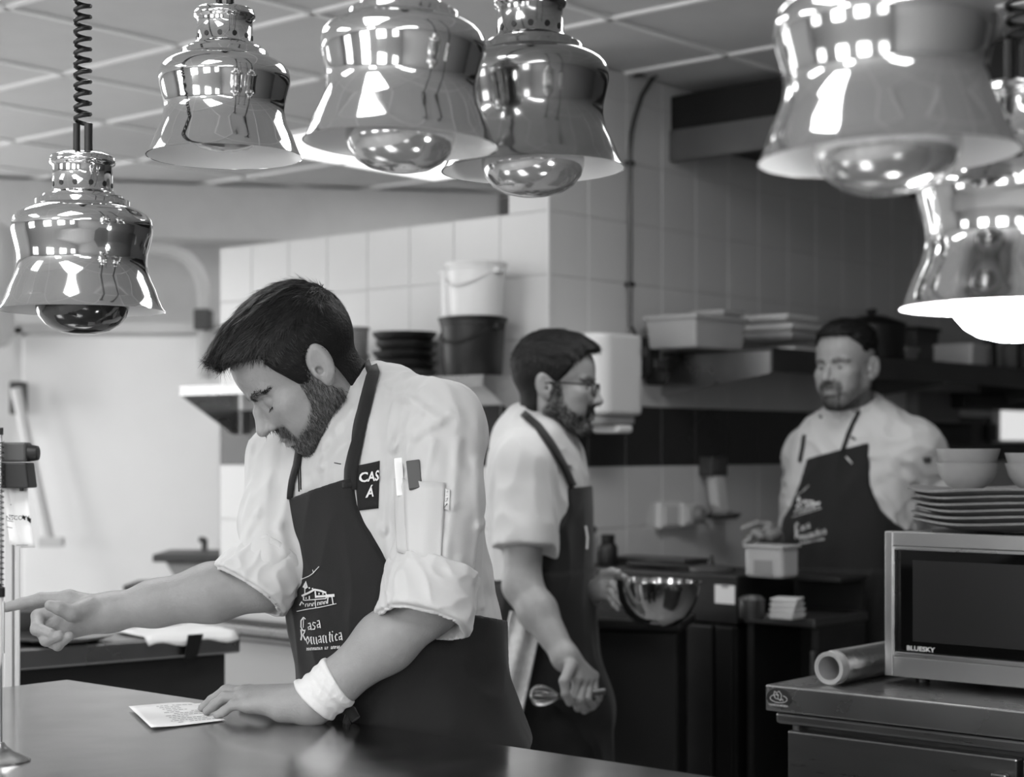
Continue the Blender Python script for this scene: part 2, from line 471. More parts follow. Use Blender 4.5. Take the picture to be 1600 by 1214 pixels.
vs, fs = textmesh('NSCOW', .0085, bold=True)
MB().add([(v.x, -.0, v.y) for v in vs], fs).build('print_line', M_ink, tk, loc=(L(4, 813)-o0)+Vector((0, -.0125, 0)))
mb = MB(); q = L(38, 810)-o0
for k in range(7): mb.box(q.x-.004+.0012*k-(.003 if k < 3 else 0), q.x-.0025+.0012*k-(.003 if k < 3 else 0), -.0125, -.0121, q.z-.0005*k*2-.001, q.z+.004-.0008*k)
mb.build('scribble', M_inkd, tk)
ticket('ticket', 'second order ticket, folded behind the first on the black clip', [(-8, 763), (22, 763), (24, 858), (2, 852)], .006, .003, [(10, 790, .008, .0008, .1)])

# spring cord and pen
t = thing('pen', 'white pen with a black cap hanging on a spring cord beside the pole', 'pen', bw+L(5, 690)+Vector((0, -.02, 0)))
o0 = L(5, 690)
pts = []
for i in range(0, 26*10+1):
    a = i/10*2*PI; z = -(L(5, 690)-L(5, 912)).z*i/260
    pts.append((.0068*math.cos(a)+.0, .0068*math.sin(a), z))
MB().tube(pts, .0006, 5).build('spring_cord', M_cable, t, smooth=60)
z1 = -(L(5, 690)-L(5, 915)).z; z2 = -(L(5, 690)-L(5, 931)).z; z3 = -(L(5, 690)-L(5, 1018)).z; z4 = -(L(5, 690)-L(5, 1045)).z
MB().lathe([(.0075, z2), (.0082, z2+.001), (.0082, z1-.001), (.006, z1), (.0015, z1+.004)], 20).build('cap', M_black, t, smooth=40)
MB().lathe([(.0012, z4), (.004, z4+.012), (.0058, z3), (.0058, z2)], 20).build('barrel', M_white, t, smooth=40)
MB().box(.0055, .0075, -.002, .002, z3, z2-.006).build('pocket_clip', M_steel, t)

# receipt on the counter
t = thing('receipt', 'white printed receipt lying under the cook\'s fingers on the counter', 'receipt', K(*kz(275, 1118, zt)))
def R(px, py): p = kz(px, py, zt+.0015); return K(p[0], p[1], zt+.0015)-t.location
cs = [R(201, 1107), R(322, 1099), R(352, 1126), R(236, 1140)]
vs = []; fs = []; nx, ny = 14, 8
for j in range(ny+1):
    for i in range(nx+1):
        g = i/nx; f = j/ny
        p = (cs[0]*(1-g)+cs[1]*g)*(1-f)+(cs[3]*(1-g)+cs[2]*g)*f
        p = p+Vector((0, 0, .001+.009*max(0, .35-g)**1.2*(1 if f > .0 else 1)+.004*math.sin(g*3.1)*(1-f)*(g < .8)))
        vs.append(p)
for j in range(ny):
    for i in range(nx):
        a = j*(nx+1)+i; fs.append((a, a+1, a+nx+2, a+nx+1))
MB().add(vs, fs).build('sheet', M_paper, t, solid=.0003, smooth=60)
bv = BVHTree.FromPolygons(vs, [(f[0], f[1], f[2], f[3]) for f in fs])
mb = MB()
rr = random.Random(3)
for k in range(11):
    f = .12+.075*k; g = .32+.02*(k % 3)
    while g < .88:
        w = rr.uniform(.02, .07)
        if rr.random() < .78 and not (k in (2, 7) and g > .6):
            q = []
            for (gg, ff) in ((g, f), (g+w, f), (g+w, f+.022), (g, f+.022)):
                p = (cs[0]*(1-gg)+cs[1]*gg)*(1-ff)+(cs[3]*(1-gg)+cs[2]*gg)*ff
                h = bv.ray_cast(Vector((p.x, p.y, .2)), Vector((0, 0, -1)))
                q.append((p.x, p.y, (h[0].z if h[0] else .004)+.0006))
            mb.add(q, [(0, 1, 2, 3)])
        g += w+.015
mb.build('printing', mat('faint receipt ink', 150, .9), t)['kind'] = 'stuff'

# ------------------------------------------------------------ heat lamps
PROF = [(r, z*.972) for r, z in [(.125, 0), (.1205, .006), (.1155, .018), (.110, .034), (.1036, .0475), (.0985, .062), (.0964, .076), (.0972, .088), (.0998, .100), (.1032, .1136), (.1053, .124), (.1052, .134), (.1030, .143),
        (.098, .150), (.090, .156), (.080, .1605), (.072, .163), (.0705, .165), (.0705, .171), (.069, .1735), (.061, .1745), (.0595, .176), (.0590, .180), (.0500, .1825), (.0480, .186), (.0450, .189), (.0445, .2245),
        (.0455, .227), (.0485, .229), (.0496, .2325), (.0490, .236), (.0475, .2385), (.0478, .241), (.044, .2435), (.012, .2445)]]
INNER = [(max(.001, r-.0022), z) for r, z in PROF[:16]]+[(.03, .162), (.001, .163)]
BULB = [(.0005, -.036), (.02, -.0348), (.040, -.030), (.055, -.021), (.065, -.009), (.0695, .004), (.0700, .014), (.066, .03), (.055, .06), (.038, .09), (.026, .11), (.022, .15)]
lamps = [  # px, y of rim centre, Y, label, bulb material, bulb lift, polish, cord?
    (129, 486, 2.60, 'polished heat lamp with a dark bulb, lowest on the left', M_bulbred, 0, M_chrome),
    (351, 245, 2.75, 'polished heat lamp with no bulb showing, above the bearded cook', M_bulb, .045, M_chrome),
    (625, 226, 2.14, 'large polished heat lamp, third from the left', M_bulb, 0, M_chrome),
    (833, 266, 2.385, 'duller heat lamp partly behind the third lamp', M_bulb, 0, M_chrome_d),
    (1387, 247, 1.64, 'biggest and nearest heat lamp, upper right', M_bulb, 0, M_chrome),
    (1590, 481, 1.82, 'lit heat lamp glowing at the right edge', M_bulblit, 0, M_chrome)]
for n, (px, py, Y, lab, bm_, lift, shade) in enumerate(lamps):
    ls_ = [1, 1, .982, 1.027, 1, 1][n]
    t = thing('heat_lamp', lab, 'lamp', W(px, py, Y), random.uniform(0, 1), 'heat lamps hanging over the pass', rot=(0, [0, .0, .035, -.02, -.03, 0][n], 0))
    t.scale = (ls_, ls_, ls_)
    MB().lathe(PROF, 96, cap0=False).build('shade', shade, t, smooth=50)
    MB().lathe(INNER, 96, cap0=False).build('shade_lining', M_whitem, t, smooth=50)
    mb = MB()
    for k in range(12):
        a = 2*PI*k/12; c = Vector((math.cos(a)*.0447, math.sin(a)*.0447, .1905))
        d = Vector((math.cos(a), math.sin(a), 0)); mb.tube([c-d*.002, c+d*.0008], .0040, 12)
    mb.build('vent_holes', M_black, t)
    MB().lathe([(r, z+lift) for r, z in BULB], 64).build('bulb', bm_, t, smooth=60)
    if n == 5:
        l = bpy.data.lights.new('lamp_glow', 'POINT'); l.energy = 9; l.shadow_soft_size = .06
        lo = bpy.data.objects.new('lamp_glow', l); COL.objects.link(lo); lo.location = t.location+Vector((0, 0, -.09))
    mb = MB(); mb.tube([(-.009, 0, .243), (-.009, 0, .285)], .0055, 12); mb.tube([(.009, 0, .243), (.009, 0, .285)], .0065, 12)
    mb.build('cable_sleeve', M_black, t, smooth=50)
    top = (ZC-t.location.z)/ls_-.03
    pts = []; nt = int((top-.275)/.0165); st = 10
    for i in range(nt*st+1):
        a = 2*PI*i/st; pts.append((.0115*math.cos(a), .0115*math.sin(a), .283+(top-.285)*i/(nt*st)))
    MB().tube(pts, .0036, 6).build('coiled_cord', M_cable, t, smooth=60)
    MB().lathe([(.03, top), (.045, top+.02), (.045, top+.0295)], 24).build('ceiling_rose', M_steel, t, smooth=40)

# ------------------------------------------------------------ extractor hood
hv = 4.729; hu = UA
t = kthing('extractor_hood', 'big dark extractor hood above the right-hand cook', 'hood', hu, hv, 0)
MB().box(.002, 3.3, 0, .03, 2.33, 2.435).build('lower_rim', mat('hood rim', 105, .45, .5, var=.1), t, .003)
MB().prism([(.012, 2.436), (.012, 2.55), (.15, ZC-.002), (.17, ZC-.002), (.035, 2.55), (.035, 2.436)], .002, 3.3, 'x').build('front_panel', M_hooddark, t)
MB().box(.002, 3.3, .03, 3.4, 2.40, 2.435).build('canopy_underside', M_hooddark, t)
for i in range(5):
    MB().box(.2+i*.55, .7+i*.55, .5, 1.0, 2.37, 2.399).build('filter', M_steel_dark, t, .005)

# ------------------------------------------------------------ cable pipe on wall B
t = kthing('conduit', 'thin pipe with a cable down the tiled wall beside the hood', 'pipe', UA, 4.6, 1.3)
def onB(px, py, off=0.02): q = ku(px, py, UA+off); return K(*q)-t.location
R_ = Matrix.Rotation(-TH, 3, 'Z')
def onBl(px, py, off=.02): return R_ @ onB(px, py, off)
MB().tube([onBl(985, 512), onBl(985, 240), onBl(987, 208), onBl(992, 185), onBl(1003, 150), onBl(1020, 122), onBl(1026, 116, .05)], .0075, 10).build('pipe_run', M_steel_dark, t, smooth=50)
MB().tube([onBl(984, 505), onBl(992, 520), onBl(1000, 536)], .005, 8).build('cable', M_cable, t, smooth=50)
MB().tube([onBl(992, 118, .02), onBl(1034, 112, .02)], .006, 8).build('cable', M_cable, t)
for y in (255, 444):
    p = onBl(985, y); MB().box(p.x-.012, p.x+.008, p.y-.016, p.y+.016, p.z-.008, p.z+.008).build('pipe_clip', M_steel_dark, t, .002)
q = ku(1016, 562, UA+.03); t = kthing('wall_plug', 'black plug hanging in a socket right of the towel dispenser', 'plug', q[0], q[1], q[2])
MB().box(-.03, .02, -.032, .032, -.06, .075).build('plug_body', M_black, t, .008)
MB().box(-.01, .045, -.02, .04, -.085, -.03).build('plug_head', M_black, t, .01)
MB().box(-.03, .03, -.01, .055, -.03, .0).build('plug_latch', M_dgrey, t, .005)

# paper towel dispenser on wall B
q0 = ku(868, 585, UA+.02); 
t = kthing('paper_towel_dispenser', 'white rounded paper towel dispenser behind the cook in glasses', 'dispenser', UA, 4.35, 0)
a = ku(905, 520, UA+.005); 
def zat(py, Y): return HC+(HY-py)/F*Y
Yd = 5.35
z0, z1 = zat(648, 5.2), zat(518, 5.2)
dv = -.245
mb = MB(); prof = []
w = .25; dp = .19
def rr_poly(w, d, r, n=8):
    pts = [(0, 0)]
    for k in range(n+1):
        a = -PI/2+PI/2*k/n; pts.append((d-r+r*math.cos(a), r+r*math.sin(a)))
    for k in range(n+1):
        a = PI/2*k/n; pts.append((d-r+r*math.cos(a), w-r+r*math.sin(a)))
    pts.append((0, w)); return pts
mb.prism(rr_poly(w, dp, .06), z0, z1, 'z').build('cover', M_white, t, .015, seg=3, loc=(0.002, dv, 0))
mb = MB(); mb.prism(rr_poly(w-.03, dp-.02, .05), z0-.03, z0+.02, 'z').build('towel_mouth', mat('mouth grey', 150, .5), t, .012, loc=(.002, dv+.015, 0))
MB().box(.06, .17, .12, .2, z0-.055, z0-.028).build('paper_end', M_paper, t, .012, loc=(0, dv, 0))
MB().lathe([(.014, 0), (.014, .003)], 16).build('lock', M_dgrey, t, loc=(dp+.003, dv+.22, z0+.2), rot=(0, PI/2, 0))

# ------------------------------------------------------------ shelf on the left tiled wall
t = kthing('wall_shelf', 'steel wall shelf holding buckets and dark pans behind the cooks', 'shelf', -4.84, 3.815, 0)
MB().box(0, 1.44, 0, .268, 1.572, 1.58).build('shelf_plate', M_steel, t, .001)
MB().box(0, 1.44, 0, .006, 1.545, 1.572).build('front_lip', M_steel, t)
for x in (.0, 1.434):
    MB().prism([(0.0, 1.571), (.268, 1.571), (.268, 1.41), (.24, 1.41), (0.0, 1.548)], x, x+.005, 'x').build('bracket', M_steel, t)
zs = 1.5805
def on_shelf(px, v): q = kv(px, 585, v); return q[0]
def bucket(name, label, px, v, z, r, h, m, lid_m, handle=True):
    u = on_shelf(px, v); t = kthing(name, label, 'bucket', u, v, z)
    MB().lathe([(r*.86, 0), (r*.88, .004), (r*.97, h*.86), (r*1.0, h*.87), (r*1.0, h*.95), (r*.97, h*.95)], 48, cap1=True).build('tub', m, t, smooth=30)
    MB().lathe([(r*1.03, h*.93), (r*1.05, h*.95), (r*1.05, h*.99), (r*.98, h), (r*.94, h*.985)], 48).build('lid', lid_m, t, smooth=30)
    if handle:
        pts = [(-r*1.03*math.cos(a)*.9, -r*1.05*math.sin(a)-.004, h*.88-h*.33*math.sin(a)) for a in [PI*k/16 for k in range(17)]]
        MB().tube(pts, .0035, 8).build('handle', m, t, smooth=50)
        for sx in (-1, 1):
            MB().box(sx*r*1.02-.012, sx*r*1.02+.012, -.02, .02, h*.78, h*.9).build('handle_ear', m, t, .004)
    return t
bucket('bucket', 'black lidded bucket on the shelf, under the white tub', 739, 3.96, zs, .104, .186, M_black, M_black)
bucket('bucket', 'white lidded tub standing on the black bucket', 744, 3.94, zs+.1865, .093, .166, M_white, M_white, True)
bucket('bucket', 'white tub half hidden behind the upper white tub', 712, 4.035, zs+.1865, .052, .16, M_white, M_white, False)
for k in range(5):
    u = on_shelf(634+random.uniform(-4, 4), 3.95); r = .105-.004*(k % 2)
    t = kthing('pan', ['lowest', 'second lowest', 'middle', 'second highest', 'topmost'][k]+' black pan in the stack left of the black bucket', 'pan', u, 3.955, zs+.0305*k, 'black pans stacked on the left shelf')
    MB().lathe([(r*.8, 0), (r*.97, .02), (r, .03), (r*.96, .03), (r*.78, .006), (.001, .004)], 48).build('pan_body', [M_black, M_dgrey][k in (0,)], t, smooth=30)
u = on_shelf(548, 3.95)
for k in range(2):
    t = kthing('bowl_stack', ['lower grey tub behind the bearded cook\'s collar', 'upper grey tub behind the bearded cook\'s collar'][k], 'tub', u, 3.955, zs+.09*k)
    MB().lathe([(.05, 0), (.056, .08), (.06, .082), (.06, .0895), (.054, .0895), (.048, .01), (.001, .008)], 40).build('tub_body', mat('mid grey tub', 120, .5), t, smooth=30)
    t.name = 'tub'

# ------------------------------------------------------------ long shelf on wall B
t = kthing('wall_shelf', 'long steel shelf under the hood behind the right-hand cook', 'shelf', UA, 4.69, 0)
du = .434
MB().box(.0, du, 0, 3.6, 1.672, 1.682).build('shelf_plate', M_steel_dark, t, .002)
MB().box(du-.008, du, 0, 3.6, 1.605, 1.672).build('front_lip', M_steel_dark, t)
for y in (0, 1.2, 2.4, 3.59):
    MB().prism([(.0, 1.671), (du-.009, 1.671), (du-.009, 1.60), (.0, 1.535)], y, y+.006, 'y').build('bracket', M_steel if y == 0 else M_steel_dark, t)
zs2 = 1.6825
def boxy(name, label, cat, px, u, w, d, h, m, lid=None, z=zs2, group=None, taper=.92, rim=True):
    q = ku(px, 560, u); t = kthing(name, label, cat, u, q[1], z, group)
    mb = MB(); a, b = w/2*taper, d/2*taper
    vs = [(-b, -a, 0), (b, -a, 0), (b, a, 0), (-b, a, 0), (-d/2, -w/2, h), (d/2, -w/2, h), (d/2, w/2, h), (-d/2, w/2, h)]
    mb.add(vs, [(0, 3, 2, 1), (4, 5, 6, 7), (0, 1, 5, 4), (1, 2, 6, 5), (2, 3, 7, 6), (3, 0, 4, 7)]).build('tub_body', m, t, .008)
    if rim: MB().box(-d/2-.006, d/2+.006, -w/2-.006, w/2+.006, h-.012, h+.004).build('lid', lid or m, t, .004)
    return t
boxy('storage_tub', 'large translucent tub at the left end of the long shelf', 'tub', 1088, -3.22, .3, .2, .105, M_clear)
boxy('storage_tub', 'small translucent tub on the large one on the long shelf', 'tub', 1122, -3.20, .12, .12, .02, M_clear, z=zs2+.1095)
for k in range(4):
    boxy('lid', ['lowest', 'second', 'third', 'topmost'][k]+' white tray in the stack left of the right-hand cook\'s head', 'tray', 1222+[10, 4, 2, -8][k], -3.2, .26-.02*k, .2, .022, [M_white, M_clear, M_white, M_white][k], z=zs2+.0305*k+.02*(k > 0), group='white trays on the long shelf').name = 'tray'
q = ku(1230, 560, -3.02)
t = kthing('pan_lid', 'flat black pan on the shelf edge, left of the right-hand cook\'s face', 'pan', UA+du+.02, 5.2, 0); t.name = 'pan'
bpy.data.objects.remove(t)
# darker goods further along the shelf
q = ku(1362, 540, -3.12); t = kthing('pot', 'large black pot on the shelf right behind the cook\'s head', 'pot', q[0], q[1], zs2)
MB().lathe([(.11, 0), (.125, .01), (.125, .13), (.13, .134), (.12, .14), (.05, .165), (.001, .17)], 48).build('pot_body', M_black, t, smooth=35)
MB().tube([(0, -.125, .1), (.02, -.17, .105), (-.02, -.17, .105), (-.02, -.125, .1)], .007, 8).build('handle', M_black, t, smooth=50)
MB().lathe([(.012, .168), (.02, .18), (.02, .19), (.001, .195)], 20).build('knob', M_black, t, smooth=40)
t = boxy('crate', 'dark crate on the shelf right of the black pot', 'crate', 1421, -3.24, .2, .16, .15, M_dgrey, M_black)
t = boxy('tray', 'small grey tray in front of the dark crate', 'tray', 1412, -3.03, .10, .07, .045, M_grey)
t = boxy('storage_tub', 'pale lidded tub on the shelf right of the dark crate', 'tub', 1502, -3.1, .22, .2, .085, M_white, M_white, taper=.97)
def bottle(label, px, u, r, h, m, z=zs2, capm=M_black, cat='bottle', group=None):
    q = ku(px, 560, u); t = kthing(cat if cat != 'jar' else 'jar', label, cat, u, q[1], z, group)
    MB().lathe([(r*.95, 0), (r, .006), (r, h*.62), (r*.85, h*.72), (r*.42, h*.8), (r*.4, h*.88)], 28).build('bottle_body', m, t, smooth=40)
    MB().lathe([(r*.48, h*.86), (r*.48, h), (r*.3, h)], 20).build('cap', capm, t, smooth=40)
    return t
bottle('black slim bottle right of the pale tub', 1548, -3.0, .024, .17, M_black)
bottle('grey jar right of the slim black bottle', 1580, -3.12, .042, .16, M_grey, cat='jar')
bottle('dark bottle at the far right end of the shelf', 1599, -2.99, .024, .16, M_black)
# things on wall B below the long shelf, right of the right-hand cook
def wallbox(name, label, cat, x0, x1, y0, y1, m, dep=.05, off=.0, part='front_panel', m2=None):
    a = ku(x0, (y0+y1)/2, UA+dep); b = ku(x1, (y0+y1)/2, UA+dep)
    Ym = (K(*a).y+K(*b).y)/2; z0 = zat(y1, Ym); z1 = zat(y0, Ym)
    t = kthing(name, label, cat, UA, (a[1]+b[1])/2, z0); w = b[1]-a[1]
    MB().box(.001, dep, -w/2, w/2, 0, z1-z0).build('housing', m2 or m, t, .006)
    MB().box(dep, dep+.006, -w/2+.015, w/2-.015, .012, z1-z0-.012).build(part, m, t, .003)
    return t
wallbox('fuse_box', 'grey wall panel below the long shelf', 'panel', 1432, 1500, 612, 660, mat('panel grey', 110, .5), m2=M_grey)
wallbox('wall_radio', 'black box on the wall behind the bowls', 'box', 1440, 1520, 662, 694, M_black)
wallbox('duct_box', 'dark wedge-shaped box under the far end of the shelf', 'box', 1508, 1620, 616, 640, M_black, .12)
wallbox('bright_panel', 'bright white panel at the right picture edge', 'panel', 1561, 1640, 632, 692, mat('white glowing panel', 235, .5, emit=.7), .04, m2=M_white)  # window-like bright rectangle, its brightness added as emission
wallbox('socket', 'small dark switch left of the bright panel', 'switch', 1552, 1559, 662, 690, M_dgrey, .03)

# wall sockets and soap dispenser between the two standing cooks
t = wallbox('double_socket', 'pale double socket on the tiles between the two rear cooks', 'socket', 1033, 1062, 784, 826, M_white, .03)
t = wallbox('plug_adapter', 'pale round adapter plugged in right of the double socket', 'adapter', 1069, 1093, 786, 822, M_white, .05)
q = ku(1078, 804, UA+.065); 
MB().lathe([(.03, 0), (.028, .02), (.02, .03)], 20).build('adapter_head', M_grey, t, smooth=40, loc=(.055, .02, .04), rot=(0, PI/2, 0))
t = wallbox('soap_dispenser', 'dark and white soap dispenser high on the tiles', 'dispenser', 1113, 1138, 714, 744, M_dgrey, .06)
MB().prism([(-.03, 0), (.03, 0), (.055, -.13), (.02, -.15), (-.01, -.1)], .02, .06, 'x').build('spout_bracket', M_white, t, .006)
q = kz(1130, 806, 1.1)
q = ku(1132, 806, UA+.1)
t = kthing('scourer_tray', 'dark oval tray with a sponge mounted under the soap dispenser', 'tray', q[0], q[1], q[2])
MB().lathe([(.001, -.012), (.05, -.01), (.07, .0), (.072, .008), (.066, .006), (.001, -.004)], 32).build('tray_body', M_dgrey, t, smooth=40).scale = (.7, 1, 1)
MB().tube([(-.1, 0, -.004), (-.04, 0, -.004)], .008, 8).build('arm', M_dgrey, t)
MB().box(-.03, .03, -.04, .02, .0, .018).build('sponge', M_grey, t, .008)
# ------------------------------------------------------------ cooking line between the two rear cooks
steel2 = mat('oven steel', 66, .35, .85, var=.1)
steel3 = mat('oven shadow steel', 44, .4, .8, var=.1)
t = kthing('oven', 'dark steel oven block with a paper note, behind the mixing bowl', 'oven', -3.36, 4.1, 0)
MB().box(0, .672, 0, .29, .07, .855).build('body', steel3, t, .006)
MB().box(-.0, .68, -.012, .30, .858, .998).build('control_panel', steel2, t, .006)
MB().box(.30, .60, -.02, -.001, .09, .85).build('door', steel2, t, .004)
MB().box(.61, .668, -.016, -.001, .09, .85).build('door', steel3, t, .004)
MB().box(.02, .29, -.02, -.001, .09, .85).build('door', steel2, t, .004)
for x in (.05, .62):
    for y in (.05, .25): MB().lathe([(.02, 0), (.02, .07)], 10, (x, y, 0)).build('foot', M_black, t)
q = kv(1134, 929, 4.088); a = kv(1118, 942, 4.088); b = kv(1149, 915, 4.088)
n_ = kthing('note', 'small white paper note stuck on the dark oven front', 'note', (a[0]+b[0])/2, 4.085, a[2])
MB().box(-(b[0]-a[0])/2, (b[0]-a[0])/2, -.0006, .0006, 0, b[2]-a[2]).build('sheet', M_paper, n_)
MB().box(-.012, .012, -.0006, .001, b[2]-a[2]-.008, b[2]-a[2]+.002).build('tape', M_grey, n_)
# clutter on the oven
def kon(px, v, z, name, label, cat): q = kv(px, 890, v); return kthing(name, label, cat, q[0], v, z)
t = kon(950, 4.22, .9985, 'bottle', 'black bottle with a black cap on the oven by the glass-wearing cook', 'bottle')
MB().lathe([(.028, 0), (.03, .005), (.03, .055), (.02, .068), (.016, .07)], 28).build('bottle_body', M_black, t, smooth=40)
MB().lathe([(.021, .07), (.022, .092), (.015, .093)], 24).build('cap', M_black, t, smooth=40)
t = kon(926, 4.25, .9985, 'pepper_mill', 'small grey mill left of the black bottle', 'mill')
MB().lathe([(.022, 0), (.02, .02), (.014, .05), (.016, .08), (.01, .09)], 24).build('mill_body', M_grey, t, smooth=40)
MB().lathe([(.005, .09), (.014, .1), (.014, .11), (.004, .118)], 20).build('knob', M_dgrey, t, smooth=40)
t = kon(1035, 4.16, .9985, 'tongs', 'black-handled tongs lying on top of the oven', 'tongs')
for s_ in (-1, 1): MB().tube([(-.12, s_*.008, .012), (.0, s_*.02, .014), (.12, s_*.012, .012)], [.009, .011, .006], 8).build('arm', M_black, t, smooth=50)
t = kon(1112, 4.2, .9985, 'gas_burner', 'low black burner ring with a small knob on the oven', 'burner')
MB().lathe([(.07, 0), (.07, .012), (.05, .016), (.04, .016)], 32).build('ring', M_dgrey, t, smooth=30)
MB().lathe([(.01, .0155), (.006, .03), (.004, .045)], 16).build('knob', M_black, t, smooth=40)
t = kon(1022, 4.33, .9985, 'baking_tray', 'dark tray at the back of the oven top', 'tray')
MB().box(-.15, .15, -.05, .08, 0, .018).build('tray_body', M_dgrey, t, .006); MB().box(-.155, .155, -.055, .085, .014, .0195).build('rim', M_steel_dark, t, .002)
# prep bench in front of the oven, with rounded edge, under the mixing bowl
a = kz(890, 975, .90); 
t = thing('prep_bench', 'dark bench with a rounded edge under the mixing bowl', 'bench', (.36, 4.73, 0), TH+.45)
MB().box(-.18, .13, -.10, .13, .865, .9).build('benchtop', M_black, t, .012, seg=4)
MB().box(-.16, .11, -.06, .11, .05, .864).build('cabinet', M_black, t, .01)
for x in (-.12, .08): MB().lathe([(.02, 0), (.02, .05)], 10, (x, .03, 0)).build('foot', M_black, t)
# mixing bowl: mouth ellipse 960..1092, y about 905, bottom about 978
Yb_ = 4.15
c = W(1026, 978, Yb_); rb = (1092-960)/2/F*Yb_; hb = (978-906)/F*Yb_
t = thing('mixing_bowl', 'shiny steel mixing bowl held by the cook in glasses', 'bowl', c, rot=(0, .03, 0))
prof = [(rb*.30, 0), (rb*.5, hb*.05), (rb*.75, hb*.25), (rb*.92, hb*.55), (rb*.985, hb*.85), (rb*.99, hb*.97), (rb*1.04, hb*.985), (rb*1.04, hb), (rb*.97, hb*.99), (rb*.965, hb*.85), (rb*.9, hb*.55), (rb*.73, hb*.27), (rb*.5, hb*.08), (.001, hb*.04)]
MB().lathe(prof, 72).build('bowl_body', mat('mirror steel', 170, .12, 1.0, bump=.1, bscale=10), t, smooth=50)
# lower bench right of the oven with pots
t = kthing('open_bench', 'dark open bench right of the oven, full of pots', 'bench', -2.665, 4.1, 0)
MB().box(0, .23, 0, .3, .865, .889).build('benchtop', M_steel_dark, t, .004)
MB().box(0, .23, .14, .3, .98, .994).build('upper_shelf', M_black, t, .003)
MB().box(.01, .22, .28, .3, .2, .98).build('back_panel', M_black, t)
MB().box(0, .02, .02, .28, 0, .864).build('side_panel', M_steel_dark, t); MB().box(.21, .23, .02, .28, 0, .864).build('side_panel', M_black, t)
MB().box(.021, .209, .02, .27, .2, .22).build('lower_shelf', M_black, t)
MB().box(.215, .228, .0, .018, .45, .8).build('handle', M_steel_dark, t, .004)
t = thing('container', 'pale plastic container on the bench beside the right-hand cook\'s hand', 'container', W(1206, 905, 4.84), TH); t.location.z = .9945
MB().box(-.062, .062, -.045, .045, 0, .088).build('tub_body', M_clear, t, .01); MB().box(-.066, .066, -.05, .05, .084, .092).build('rim', M_clear, t, .003); MB().box(-.03, .03, -.047, -.0451, .01, .05).build('sticker', M_grey, t)
t = thing('pot', 'small steel pot on the open bench right of the paper note', 'pot', W(1175, 962, 4.72)); t.location.z = .8895
MB().lathe([(.034, 0), (.036, .004), (.036, .05), (.038, .053), (.034, .053)], 32).build('pot_body', M_steel_dark, t, smooth=30)
MB().lathe([(.037, .053), (.026, .062), (.001, .066)], 32).build('lid', M_steel, t, smooth=30)
for k in range(4):
    t = thing('tray', ['lowest', 'second lowest', 'second highest', 'topmost'][k]+' small white tray stacked beside the steel pot', 'tray', W(1230, 962, 4.72), TH+.1*k, 'small white trays on the open bench'); t.location.z = .8895+.0145*k
    MB().box(-.036, .036, -.036, .036, 0, .012).build('tray_body', M_white, t, .004); MB().box(-.038, .038, -.038, .038, .009, .0135).build('rim', M_white, t, .001)

# ------------------------------------------------------------ left rear: steel table, dishwasher, small shelf things
t = thing('steel_table', 'out-of-focus steel table behind the pointing hand', 'table', (-.66, 4.21, 0))
pL = W(20, 1019, 3.86); pR = W(376, 991, 4.21)
ang = math.atan2(pR.y-pL.y, pR.x-pL.x); t.location = (pR.x, pR.y, 0); t.rotation_euler = (0, 0, ang)
zt2 = .905
MB().box(-1.6, 0, 0, .5, zt2-.05, zt2).build('tabletop', M_steel, t, .006)
MB().box(-1.57, -.02, .04, .46, .1, zt2-.052).build('cabinet', mat('table cabinet', 62, .4, .3), t, .005)
for x in (-1.5, -.1):
    for y in (.08, .42): MB().lathe([(.02, 0), (.02, .1)], 10, (x, y, 0)).build('foot', M_black, t)
def onT(px, d, name, label, cat):
    lx = None; q = W(px, 990, 4.0); r = ray(px, 990)
    M = Matrix.Rotation(-ang, 3, 'Z')
    o_ = M @ (Vector((0, 0, 0))-Vector((pR.x, pR.y, 0))); d_ = M @ Vector((r[0], r[1], 0)); k = (d-o_.y)/d_.y; p = Vector((r[0]*k, r[1]*k, zt2+.0005))
    return thing(name, label, cat, p, ang)
t = onT(265, .12, 'cloth', 'crumpled pale cloth with dark edge lying over the steel table edge', 'cloth')
vs = []; fs = []
for j in range(9):
    for i in range(15):
        x = -.12+.24*i/14; y = -.135+.2*j/8
        z = .006+.006*math.sin(i*.9)*math.cos(j*1.1)+(.0 if y > -.12 else -.02)
        vs.append((x, y, max(.001, z) if y > -.12 else z))
for j in range(8):
    for i in range(14): a = j*15+i; fs.append((a, a+1, a+16, a+15))
MB().add([v for v in vs], fs).build('fabric', M_white, t, smooth=60, solid=.003)
MB().prism([(-.02, .006), (.02, .006), (.005, -.045), (-.03, -.055)], -.142, -.138).build('hanging_strap', M_black, t)
t = onT(90, .10, 'tray', 'dark shallow tray under the pointing hand', 'tray')
MB().lathe([(.09, 0), (.13, .012), (.133, .016), (.125, .014), (.001, .004)], 40).build('tray_body', M_steel, t, smooth=40)
t = onT(58, .3, 'bowl', 'dark bowl at the left picture edge behind the index finger', 'bowl')
MB().lathe([(.05, 0), (.09, .035), (.1, .06), (.095, .06), (.001, .01)], 40).build('bowl_body', M_dgrey, t, smooth=40)
